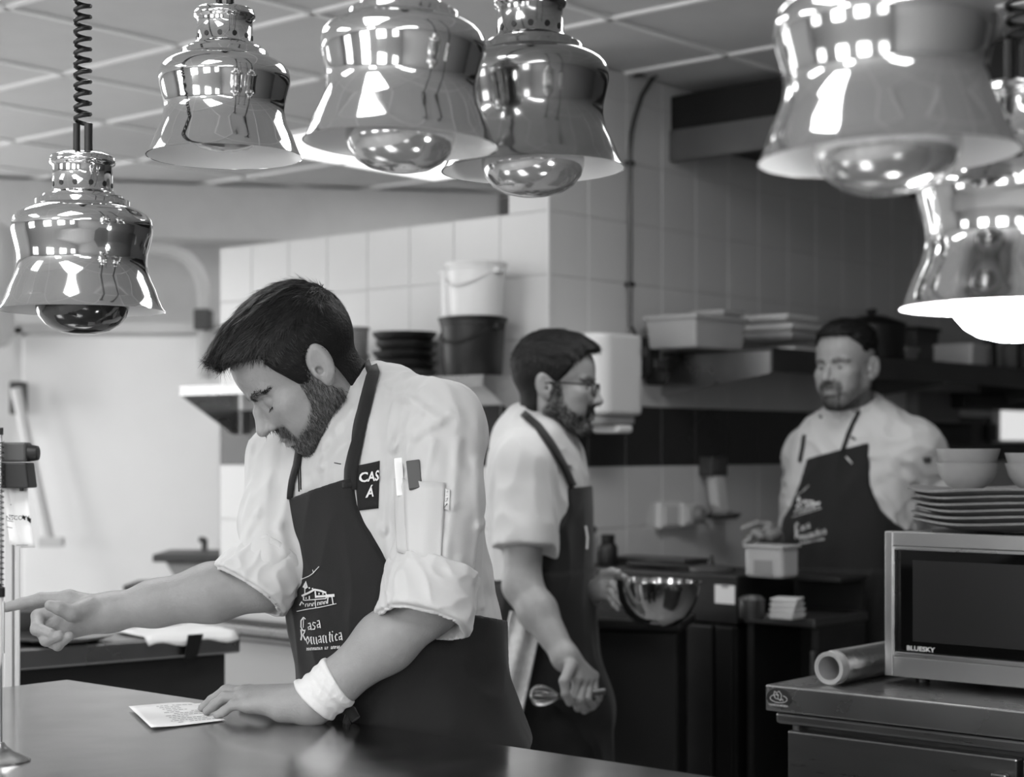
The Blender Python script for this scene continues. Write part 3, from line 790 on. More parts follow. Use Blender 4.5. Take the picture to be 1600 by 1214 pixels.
# dishwasher behind the bearded cook
a = kz(372, 930, .9)
t = kthing('dishwasher', 'pale dishwasher with a steel bar handle behind the bearded cook', 'dishwasher', -4.36, 3.42, 0)
MB().box(.0, .9, .0, .6, .05, .77).build('body', mat('appliance pale', 178, .4), t, .008)
MB().box(.0, .9, -.01, .6, .775, .86).build('control_panel', mat('appliance pale', 178, .4), t, .006)
MB().box(.0, .85, -.05, -.02, .80, .825).build('bar_handle', M_steel, t, .006)
MB().box(.0, .85, -.0125, -.0101, .785, .84).build('handle_recess', M_dgrey, t)
for x in (.05, .8): MB().box(x-.01, x+.01, -.03, -.01, .805, .82).build('handle_mount', M_steel, t)
for x in (.1, .8): MB().lathe([(.02, 0), (.02, .05)], 10, (x, .1, 0)).build('foot', M_black, t)
# small dark ledge and sink rim under the white door
t = thing('sink', 'pale sink with a dark rim and tap below the white door', 'sink', W(300, 905, 6.6)); t.location.z = 0
z_ = zat(862, 6.6)
MB().box(-.12, .30, -.16, .16, z_-.03, z_).build('rim', M_dgrey, t, .006)
MB().prism([(-.08, z_-.031), (.26, z_-.031), (.2, z_-.16), (.0, z_-.16)], -.13, .13).build('basin', mat('sink grey', 150, .4), t, .01)
MB().box(.04, .16, -.08, .08, 0, z_-.161).build('pedestal', mat('sink grey', 150, .4), t)
MB().tube([(.03, .1, z_-.001), (.03, .1, z_+.04), (.03, .03, z_+.045)], .012, 8).build('tap', M_dgrey, t, smooth=50)
t = thing('side_table', 'dark-topped side table left of the sink', 'table', W(262, 915, 6.0)); t.location.z = 0
z_ = zat(910, 6.0)
MB().box(-.13, .16, -.12, .12, z_-.02, z_).build('tabletop', M_dgrey, t, .004)
for x in (-.11, .14):
    for y in (-.1, .1): MB().box(x-.012, x+.012, y-.012, y+.012, 0, z_-.02).build('leg', M_grey, t)

# ------------------------------------------------------------ refrigerated counter front right
t = kthing('fridge_counter', 'low steel refrigerated counter with an oval badge, bottom right', 'counter', -1.796, 2.84, 0)
zf = .90
st = mat('fridge steel', 120, .3, .9, var=.08, vscale=3, stretch=(1, 1, 8), rvar=.08)
MB().box(0, 1.9, 0, .7, zf-.05, zf).build('worktop', M_steel, t, .003)
MB().box(.015, 1.9, .012, .68, zf-.075, zf-.053).build('lower_band', st, t, .006)
MB().box(.03, 1.88, .05, .67, .08, zf-.076).build('body', M_steel_dark, t)
MB().box(.036, .505, .022, .049, .12, zf-.088).build('door', st, t, .004)
MB().box(.515, .98, .022, .049, .12, zf-.088).build('door', st, t, .004)
hnd = MB().box(.462, .492, .005, .021, .40, zf-.115).build('door_handle', st, t, .004)
MB().lathe([(.008, 0), (.008, .01)], 12).build('hinge_pin', M_steel, t, loc=(.05, .035, zf-.0875))
for x in (.08, 1.8):
    for y in (.1, .6): MB().lathe([(.02, 0), (.02, .08)], 10, (x, y, 0)).build('foot', M_black, t)
# oval badge
bd = thing('badge', 'dark oval badge with a pale plate drawing on the fridge counter edge', 'badge', K(-1.796+.031, 2.8385, zf-.0235), TH)
n = 40; MB().prism([(.0275*math.cos(2*PI*k/n), .0195*math.sin(2*PI*k/n)) for k in range(n)], 0, .001).build('plate', mat('badge dark', 40, .5), bd)
lines = MB()
def wire(pts, r, y=-.0004): lines.tube([(p[0], y, p[1]) for p in pts], r, 5)
wire([(.019*math.cos(2*PI*k/24), -.001+.0075*math.sin(2*PI*k/24)) for k in range(-18, 5)], .0006)
wire([(-.011, .006), (-.009, .013), (-.005, .010), (-.001, .004), (-.002, -.002), (-.007, -.001), (-.010, .004), (-.011, .006)], .0006)
wire([(-.003, .011), (.001, .014), (.006, .008), (.006, .001), (.003, -.004), (-.001, -.001)], .0006)
wire([(.003, -.004), (.009, -.001), (.010, -.005)], .0007)
lines.build('drawing', M_white, bd)
vs, fs = textmesh('CORECO.NEVERA', .0052, offset=.0001, align='CENTER')
MB().add([(v.x, -.0006, v.y-.0155) for v in vs], fs).build('lettering', M_white, bd)

# microwave
t = kthing('microwave', 'steel-framed microwave with a dark door on the fridge counter', 'microwave', -1.635, 3.03, zf)
mw, mh = .52, .283
MB().box(0, mw, .012, .38, .014, .014+mh-.003).build('housing', M_steel, t, .004)
fr = MB(); b_ = .012; zb = .014
mb = MB()
def framebox(x0, x1, z0, z1, y0, y1, w): 
    m = MB(); m.box(x0, x0+w, y0, y1, z0, z1); m.box(x1-w, x1, y0, y1, z0, z1); m.box(x0+w, x1-w, y0, y1, z1-w*1.6, z1); m.box(x0+w, x1-w, y0, y1, z0, z0+w*2.2); return m
framebox(0, mw, zb, zb+mh, -.012, .0119, .018).build('door_frame', mat('microwave steel', 150, .33, .9, var=.05), t, .002)
MB().box(.0182, mw-.0182, .0, .011, zb+.03, zb+mh-.02).build('door_glass', M_blackg, t)
framebox(.0182, mw-.0182, zb+.0398, zb+mh-.029, -.0135, -.0003, .004).build('inner_trim', M_steel, t, .001)
MB().box(.055, .40, -.001, -.0001, zb+.07, zb+mh-.055).build('window_mesh', mat('oven window mesh', 34, .25), t)
for x in (.05, .46):
    for y in (.05, .33): MB().lathe([(.014, 0), (.014, .0138)], 16, (x, y, 0)).build('foot', M_black, t)
vs, fs = textmesh('BLUESKY', .0125, offset=.0003)
MB().add([(v.x*1.2, -.0014, v.y) for v in vs], fs).build('lettering', mat('pale print', 200, .6), t, loc=(.042, 0, zb+.052))

# foil roll lying along the bench
t = thing('foil_roll', 'roll of kitchen foil with a hollow card core left of the microwave', 'foil roll', W(1295, 1040, 3.31)); 
t.location.z = zf+.0335
e0 = W(1301, 1041, 3.25); 
t.rotation_euler = (0, 0, .84)
fo = MB(); 
def ring(r0, r1, x0, x1, n=48):
    m = MB(); prof = [(r0, x0), (r1, x0), (r1, x1), (r0, x1), (r0, x0)]
    m.lathe(prof, n, cap0=False, cap1=False); m.xf(Matrix.Rotation(PI/2, 4, 'Y')); return m
ring(.0235, .0300, 0.0, .30).build('card_core', M_card, t, smooth=40)
ring(.0305, .0335, .022, .27).build('foil', M_foil, t, smooth=40)
ring(.0275, .0318, -.001, .012).build('core_edge', M_card, t, smooth=40)

# stoneware plates on the microwave: wavy rims
ztop = zf+.014+mh
cx_, cv_ = -1.635+.235, 3.03+.17
for k in range(6):
    rp = .262+.006*[0, 0, -1, 0, -1, 1][k]
    t = kthing('plate', ['lowest', 'second lowest', 'third from the bottom', 'third from the top', 'second from the top', 'topmost'][k]+' wavy stoneware plate in the stack on the microwave', 'plate', cx_+[.002, -.002, .003, -.001, .002, .0][k], cv_, ztop+.0125*k, 'stoneware plates stacked on the microwave')
    ph = k*.23
    vs = []; fs = []; n = 72
    prof = [(.001, .0), (.6, 0), (.86, .004), (1.0, .0135), (1.0, .0175), (.985, .0185), (.84, .0095), (.6, .0055), (.001, .005)]
    for r, z in prof:
        for i in range(n):
            a = 2*PI*i/n
            w_ = 1+.035*math.sin(3*a+ph)+.02*math.sin(7*a+1.2+ph)
            dz = .0035*math.sin(4*a+ph)*r*r*r
            vs.append((rp*r*w_*math.cos(a), rp*.66*r*w_*math.sin(a), z+.001+dz+.003*r))
    for j in range(len(prof)-1):
        for i in range(n): q = (i+1) % n; fs.append((j*n+i, j*n+q, (j+1)*n+q, (j+1)*n+i))
    MB().add(vs, fs).build('plate_body', M_slate, t, smooth=40)
# ceramic bowls on the plates
zbb = ztop+.0125*5+.015
def cbowl(label, u, v, z, r, h):
    t = kthing('bowl', label, 'bowl', u, v, z, 'ceramic bowls on the plates')
    MB().lathe([(r*.42, 0), (r*.45, .004), (r*.66, h*.22), (r*.88, h*.55), (r*.985, h*.93), (r, h), (r*.955, h), (r*.84, h*.55), (r*.6, h*.25), (.001, h*.12)], 56).build('bowl_body', M_ceramic, t, smooth=40)
    MB().lathe([(r*.40, -.004), (r*.42, .001)], 40).build('foot_ring', M_ceramic, t)
    return t
q = kv(1512, 762, cv_-.03); 
cbowl('lower ceramic bowl of the left stack on the plates', q[0], cv_-.03, zbb, .062, .056)
cbowl('upper ceramic bowl of the left stack on the plates', q[0]+.001, cv_-.03, zbb+.028, .0625, .056)
cbowl('lower ceramic bowl of the right stack, cut by the picture edge', q[0]+.132, cv_-.0, zbb, .062, .056)
cbowl('upper ceramic bowl of the right stack, cut by the picture edge', q[0]+.133, cv_-.0, zbb+.02, .063, .056)
# ================================================================ people: signed distance fields turned into meshes
f32 = np.float32
def npa(*a): return np.array(a, f32)
def V(px, py, Y): return npa((px-800)/F*Y, Y, HC+(HY-py)/F*Y)
def smin(a, b, k):
    h = np.clip(.5+.5*(b-a)/k, 0, 1); return b*(1-h)+a*h-k*h*(1-h)
def smax(a, b, k): return -smin(-a, -b, k)
def cap(P, a, b, ra, rb=None, flat=None):
    rb = ra if rb is None else rb
    a = np.asarray(a, f32); b = np.asarray(b, f32); ba = b-a; pa = P-a
    h = np.clip(pa@ba/max(1e-9, float(ba@ba)), 0, 1)
    d = pa-h[:, None]*ba
    if flat is not None:            # squash along a direction: (unit dir, factor>1)
        n, k = flat; q = d@n; d = d+np.outer(q*(k-1), n)
    return np.sqrt((d*d).sum(1))-(ra+(rb-ra)*h)
def chain(P, pts, rs, k=.01, flat=None):
    d = None
    for i in range(len(pts)-1):
        e = cap(P, pts[i], pts[i+1], rs[i], rs[i+1], flat)
        d = e if d is None else smin(d, e, k)
    return d
def ell(P, c, r, R=None):
    q = P-np.asarray(c, f32)
    if R is not None: q = q@R
    r = np.asarray(r, f32)
    k0 = np.sqrt(((q/r)**2).sum(1)); k1 = np.sqrt(((q/(r*r))**2).sum(1))+1e-9
    return k0*(k0-1)/k1
def rotm(ax, ang):
    return np.array(Matrix.Rotation(ang, 3, ax), f32)
def wav(P, seed, wl, warp=1.2):
    """cheap smooth noise in about -1..1"""
    r = np.random.RandomState(seed); o = np.zeros(len(P), f32)
    for i in range(4):
        k = r.randn(3); k = (k/np.linalg.norm(k)*2*PI/(wl*r.uniform(.75, 1.4))).astype(f32)
        k2 = (r.randn(3)); k2 = (k2/np.linalg.norm(k2)*2*PI/(wl*1.7)).astype(f32)
        o += np.sin(P@k+f32(r.uniform(0, 6))+f32(warp)*np.sin(P@k2+f32(r.uniform(0, 6))))
    return o/3
def ridg(P, seed, wl): return 1-2*np.abs(wav(P, seed, wl, 1.8)).clip(0, 1)

def mesh_sdf(f, lo, hi, h, B=5, L=1.7, chunk=400000):
    lo = np.asarray(lo, np.float64); hi = np.asarray(hi, np.float64)
    nb = np.ceil((hi-lo)/(h*B)).astype(int); n = nb*B+1
    ax = [lo[i]+(np.arange(nb[i])+.5)*h*B for i in range(3)]
    C = np.stack(np.meshgrid(*ax, indexing='ij'), -1).reshape(-1, 3).astype(f32)
    fc = np.concatenate([f(C[i:i+chunk]) for i in range(0, len(C), chunk)])
    near = (np.abs(fc) < h*B*.5*1.7321*L).reshape(nb)
    G = np.full(n, 1.0, f32)
    sg = np.where(fc < 0, -1., 1.).astype(f32).reshape(nb)
    G[:-1, :-1, :-1] = sg.repeat(B, 0).repeat(B, 1).repeat(B, 2)
    M = np.zeros(n, bool)
    idx = np.argwhere(near)
    for i, j, k in idx: M[i*B:i*B+B+1, j*B:j*B+B+1, k*B:k*B+B+1] = True
    I = np.argwhere(M); P = (lo+I*h).astype(f32)
    G[M] = np.concatenate([f(P[i:i+chunk]) for i in range(0, len(P), chunk)])
    # surface nets
    s = G < 0
    cnt = np.zeros(np.array(n)-1, np.int8)
    for a in (0, 1):
        for b in (0, 1):
            for c in (0, 1): cnt += s[a:n[0]-1+a, b:n[1]-1+b, c:n[2]-1+c]
    act = (cnt > 0) & (cnt < 8)
    A = np.argwhere(act); vid = np.full(act.shape, -1, np.int64); vid[act] = np.arange(len(A))
    cor = np.array([(a, b, c) for a in (0, 1) for b in (0, 1) for c in (0, 1)])
    val = np.stack([G[A[:, 0]+c[0], A[:, 1]+c[1], A[:, 2]+c[2]] for c in cor], 1)
    acc = np.zeros((len(A), 3)); num = np.zeros(len(A))
    for i in range(8):
        for j in range(i+1, 8):
            if abs(cor[i]-cor[j]).sum() != 1: continue
            va, vb = val[:, i], val[:, j]; m = (va < 0) != (vb < 0)
            t = np.where(m, va/np.where(m, va-vb, 1), 0)
            acc += np.where(m[:, None], cor[i]+t[:, None]*(cor[j]-cor[i]), 0); num += m
    Vv = (lo+(A+acc/num[:, None])*h)
    Q = []
    for d in range(3):
        e = [0, 0, 0]; e[d] = 1
        a = s[:n[0]-e[0], :n[1]-e[1], :n[2]-e[2]]; b = s[e[0]:, e[1]:, e[2]:]
        m = np.argwhere(a != b); u, v = (d+1) % 3, (d+2) % 3
        ok = (m[:, u] > 0) & (m[:, v] > 0) & (m[:, u] < n[u]-1) & (m[:, v] < n[v]-1); m = m[ok]
        inside = a[m[:, 0], m[:, 1], m[:, 2]]
        def g(du, dv):
            q = m.copy(); q[:, u] -= du; q[:, v] -= dv; return vid[q[:, 0], q[:, 1], q[:, 2]]
        q = np.stack([g(1, 1), g(0, 1), g(0, 0), g(1, 0)], 1)
        q[~inside] = q[~inside][:, ::-1]; Q.append(q)
    Q = np.concatenate(Q); Q = Q[(Q >= 0).all(1)]
    Vf = Vv.astype(f32)
    # one projection step onto the zero level
    e = h*.5; f0 = f(Vf)
    gr = np.stack([f(Vf+npa(*[e if i == j else 0 for j in range(3)]))-f0 for i in range(3)], 1)/e
    st = f0/np.maximum((gr*gr).sum(1), .2)
    st = np.clip(st, -h*.6, h*.6)
    Vf = Vf-gr*st[:, None]
    return Vf.astype(np.float64), Q
def keep(V_, Q, mask):
    """keep faces whose vertices are all in mask"""
    ok = mask[Q].all(1); Q = Q[ok]; used = np.unique(Q); mp = np.full(len(V_), -1); mp[used] = np.arange(len(used))
    return V_[used], mp[Q]
def join(parts):
    vs = []; qs = []; o = 0
    for v, q in parts: vs.append(v); qs.append(q+o); o += len(v)
    return np.concatenate(vs), np.concatenate(qs)
def put(o, parent):
    """parent a mesh whose vertices are in world coordinates"""
    o.parent = parent
    o.matrix_parent_inverse = Matrix() if parent.parent else Matrix.Translation(parent.location).inverted()
    return o
def npmesh(name, V_, Q, m, parent=None, tone=None, smooth=True):
    me = bpy.data.meshes.new(name); me.vertices.add(len(V_)); me.vertices.foreach_set('co', np.asarray(V_, np.float32).ravel())
    k = Q.shape[1]; me.loops.add(len(Q)*k); me.loops.foreach_set('vertex_index', Q.astype(np.int32).ravel())
    me.polygons.add(len(Q)); me.polygons.foreach_set('loop_start', np.arange(0, len(Q)*k, k, dtype=np.int32)); 
    me.update(calc_edges=True); me.validate()
    if smooth: me.shade_smooth()
    me.materials.append(m)
    if tone is not None and len(tone) == len(me.vertices):
        at = me.attributes.new('tone', 'FLOAT', 'POINT'); at.data.foreach_set('value', np.asarray(tone, np.float32))
    o = bpy.data.objects.new(name, me); COL.objects.link(o)
    if parent:
        put(o, parent)
    return o
def vnorm(V_, Q):
    n = np.cross(V_[Q[:, 1]]-V_[Q[:, 0]], V_[Q[:, 2]]-V_[Q[:, 0]]); N = np.zeros_like(V_)
    for i in range(Q.shape[1]): np.add.at(N, Q[:, i], n)
    return N/np.maximum(np.linalg.norm(N, axis=1)[:, None], 1e-12)
def strands(V_, Q, weight, count, dirfn, length, width, tone, lift=.35, curl=.15, seed=1, seg=3, root=-.001):
    """thin hair ribbons growing from faces; returns verts, quads, tone"""
    r = np.random.RandomState(seed)
    c = V_[Q].mean(1); nn = np.cross(V_[Q[:, 1]]-V_[Q[:, 0]], V_[Q[:, 2]]-V_[Q[:, 0]]); ar = np.linalg.norm(nn, axis=1); nn /= ar[:, None]+1e-12
    w = weight(c, nn)*ar; w = np.maximum(w, 0); pick = r.choice(len(c), count, p=w/w.sum())
    a = r.rand(count, 1); b = r.rand(count, 1); q = Q[pick]
    p = (V_[q[:, 0]]*(1-a)+V_[q[:, 1]]*a)*(1-b)+(V_[q[:, 3]]*(1-a)+V_[q[:, 2]]*a)*b
    n = nn[pick]; d = dirfn(p, n); d = d-n*(d*n).sum(1)[:, None]; d /= np.linalg.norm(d, axis=1)[:, None]+1e-9
    d = d+r.randn(count, 3)*curl; ln = (length(p) if callable(length) else length)*r.uniform(.6, 1.25, count)
    side = np.cross(d, n); side /= np.linalg.norm(side, axis=1)[:, None]+1e-9
    vs = np.zeros((count, seg+1, 2, 3)); 
    wd_ = width*r.uniform(.6, 1.3, count)
    bend = r.randn(count, 1)*.15
    for i in range(seg+1):
        t = i/seg
        c_ = p+n*root+(d*t+n*(lift*t*(1-.55*t)))*ln[:, None]+side*(bend*t*t)*ln[:, None]
        ww = (wd_*(1-.85*t*t))[:, None]*.5
        vs[:, i, 0] = c_-side*ww; vs[:, i, 1] = c_+side*ww
    base = np.arange(count)[:, None]*(2*(seg+1)); Q2 = []
    for i in range(seg): Q2.append(np.stack([base[:, 0]+2*i, base[:, 0]+2*i+1, base[:, 0]+2*i+3, base[:, 0]+2*i+2], 1))
    tn = (tone(p, r) if callable(tone) else np.full(count, tone))
    return vs.reshape(-1, 3), np.concatenate(Q2), np.repeat(tn, 2*(seg+1))

# ---------------------------------------------------------------- head (local: x forward, y to the person's left, z up; origin between the ears)
def cran(P): 
    a = ell(P, (-.008, 0, .048), (.098, .077, .086))
    b = ell(P, (.03, 0, .045), (.066, .066, .068))
    return smin(a, b, .03)
def head_sdf(P, o):
    S_ = np.abs(P[:, 1]); Q = P.copy(); Q[:, 1] = S_          # mirrored
    d = cran(P)
    jw = o.get('jaw', 1.0); jd = o.get('jawd', 0.0)
    d = smin(d, ell(P, (.040, 0, -.030), (.052, .056*jw, .072)), .025)
    d = smin(d, cap(Q, (.004, .050*jw, -.045), (.072, .016, -.094+jd), .018, .018), .02)
    d = smin(d, cap(Q, (.004, .050*jw, -.045), (-.0, .056, .01), .018, .018), .02)
    d = smin(d, ell(P, (.078, 0, -.094+jd), (.020, .024, .019)), .018)           # chin
    d = smin(d, ell(Q, (.062, .044, -.014), (.026, .022, .020)), .02)         # cheekbone
    d = smin(d, ell(Q, (.058, .036, -.045), (.030, .024, .030)), .02)
    d = smin(d, ell(P, (.082, 0, -.056), (.020, .030, .026)), .015)           # muzzle
    d = smin(d, cap(Q, (.088, .012, .026), (.076, .044, .026), .0095, .009), .012)   # brow ridge
    d = smax(d, -ell(Q, (.101, .034, .009), (.020, .017, .0100)), .012)       # eye socket
    d = smin(d, ell(Q, (.0745, .031, .005), (.0155, .0160, .0150)), .003)     # lids over the eyeball
    if o.get('lids', 'open') == 'down':
        d = smax(d, -cap(Q, (.0885, .021, -.004), (.0865, .042, -.005), .0012), .0015)
    else:
        d = smax(d, -ell(Q, (.0905, .0315, .005), (.008, .0115, .0048)), .002)
    ns = o.get('nose', 1.0)                                                    # nose
    d = smin(d, chain(P, [(.088, 0, .018), (.099+.004*ns, 0, .002), (.111*ns+.002, 0, -.022)], [.0065, .0070, .0095], .008), .008)
    d = smin(d, cap(P, (.086, 0, .012), (.0985, 0, -.024), .0085, .0125), .006)
    d = smin(d, ell(P, (.112*ns, 0, -.0265), (.0115, .0095, .0085)), .006)
    d = smin(d, ell(Q, (.099, .0125, -.029), (.0115, .0065, .0080)), .005)
    d = smax(d, -ell(Q, (.1035, .0070, -.0365), (.0055, .0034, .0035)), .002)
    d = smin(d, ell(P, (.0985, 0, -.0585), (.0075, .022, .0046)), .004)       # lips
    d = smin(d, ell(P, (.0965, 0, -.0695), (.0090, .019, .0058)), .004)
    d = smax(d, -cap(P, (.1075, 0, -.0638), (.089, .025, -.0645), .0010), .002)
    d = smax(d, -cap(P, (.1075, 0, -.0638), (.089, -.025, -.0645), .0010), .002)
    d = smax(d, -ell(P, (.099, 0, -.0795), (.006, .016, .0045)), .008)
    d = smin(d, cap(Q, (.076, .018, -.008), (.078, .030, -.020), .012, .012), .010)
    d = smin(d, cap(Q, (.088, .0125, .004), (.0895, .0165, -.020), .0075, .0085), .008)
    d = smin(d, cap(Q, (.080, .013, .004), (.085, .021, -.027), .0095, .0105), .010)
    # ears
    E = rotm('Y', -.25)@rotm('Z', -.35)
    e = ell(Q, (-.012, .084, .004), (.0195, .0080, .0325), E)
    e = smax(e, -ell(Q, (-.006, .0915, .006), (.0120, .0070, .0210), E), .004)
    e = smin(e, ell(Q, (.004, .0815, -.004), (.0055, .006, .008)), .004)      # tragus
    e = smin(e, ell(Q, (-.013, .0845, .003), (.0050, .0050, .0170), E), .005)
    e = smin(e, ell(Q, (-.004, .080, -.025), (.0085, .005, .009)), .006)       # lobe
    e = smax(e, -ell(Q, (-.002, .0860, -.003), (.0050, .008, .0060)), .003)
    d = smin(d, e, .006)
    d = smin(d, cap(P, (-.02, 0, -.03), o['neck'], .056, .060), .03)
    if 'neck2' in o: d = smin(d, cap(P, o['neck'], o['neck2'], .06, .07), .03)
    return d
def beard_mask(P, o):
    """1 where beard grows: chin, jaw, upper lip, sideburns"""
    x, y, z = P[:, 0], np.abs(P[:, 1]), P[:, 2]
    top = np.interp(x, [-.03, .0, .006, .022, .030, .036, .048, .062, .08, .095], [-.03, -.02, .035, .035, .015, -.022, -.040, -.050, -.058, -.066])
    lft = np.interp(z, [-.05, -.03, .0], [-.018, -.002, .005])
    m = np.clip((top-z)/.009, 0, 1)*np.clip((x-lft)/.006, 0, 1)*np.clip((z+.135)/.015, 0, 1)*(y < .0785)
    mou = np.clip(1.3-np.abs(z+.047)/.0110, 0, 1)*np.clip((x-.065)/.01, 0, 1)*np.clip((.040-y)/.008, 0, 1)*3
    side = np.clip((z+.075)/.01, 0, 1)*np.clip((x-.06)/.01, 0, 1)*np.clip(1-np.abs(y-.03)/.009, 0, 1)*np.clip((-.046-z)/.006, 0, 1)*1.2
    lips = np.clip(1-(np.abs(z+.0635)/.010)**2, 0, 1)*np.clip((x-.088)/.004, 0, 1)*np.clip((.024-y)/.006, 0, 1)
    if o.get('beard') == 'goatee':
        g = np.clip((x-.055)/.012, 0, 1)*np.clip((.036-y)/.01, 0, 1)
        m = m*(.35+.65*g)
    if o.get('beard') == 'moustache': m = m*.55
    return np.clip(np.maximum(np.maximum(m, mou.clip(0, 1)), side.clip(0, 1))-lips*1.5, 0, 1)
def brow_mask(P):
    x, y, z = P[:, 0], np.abs(P[:, 1]), P[:, 2]
    zc = np.interp(y, [.008, .02, .034, .052], [.021, .0255, .0285, .021]); th = np.interp(y, [.008, .02, .04, .054], [.0060, .0066, .0055, .002])
    return np.clip((th-np.abs(z-zc))/.0012, 0, 1)*(y > .009)*(y < .055)*(x > .03)
def hair_sdf(P, o):
    x, y, z = P[:, 0], P[:, 1], P[:, 2]
    hz, hx = o['hairline']
    tz, tt = o['thick']
    xm = np.interp(z, hz, hx)-.10*np.abs(y)*(z > .06)
    d = cran(P)-np.interp(z+.25*np.clip(x, 0, .1), tz, tt)
    if 'quiff' in o:
        for (a, b, ra, rb) in o['quiff']:
            d = smin(d, cap(P, a, b, ra, rb), .022)
            Pm = P.copy(); Pm[:, 1] *= -1; d = smin(d, cap(Pm, a, b, ra, rb), .022)
    d = d+.0016*wav(P*npa(.35, 1, 1)+npa(0, 0, 0), 5, .02)*np.clip((z-.02)/.05, 0, 1)
    if 'quiff' in o: lim = (x-xm-(.10 if 0 else 0))*.8-np.clip((z-o['qz'])/.02, 0, 1)*.2
    else: lim = (x-xm)*.8-np.clip((z-o.get('qz', .082))/.02, 0, 1)*.1
    d = smax(d, lim, .008)
    rg = np.maximum(np.maximum(x+.030, np.sqrt(x*x+y*y+z*z)-o.get('napr', .104)), -.062-z)
    d = smin(d, smax(head_sdf(P, o)-.0028, rg.astype(f32), .006), .006)
    # clear the ears
    Q = P.copy(); Q[:, 1] = np.abs(y)
    d = smax(d, -ell(Q, (-.012, .092, .000), (.024, .026, .037)), .004)
    return d

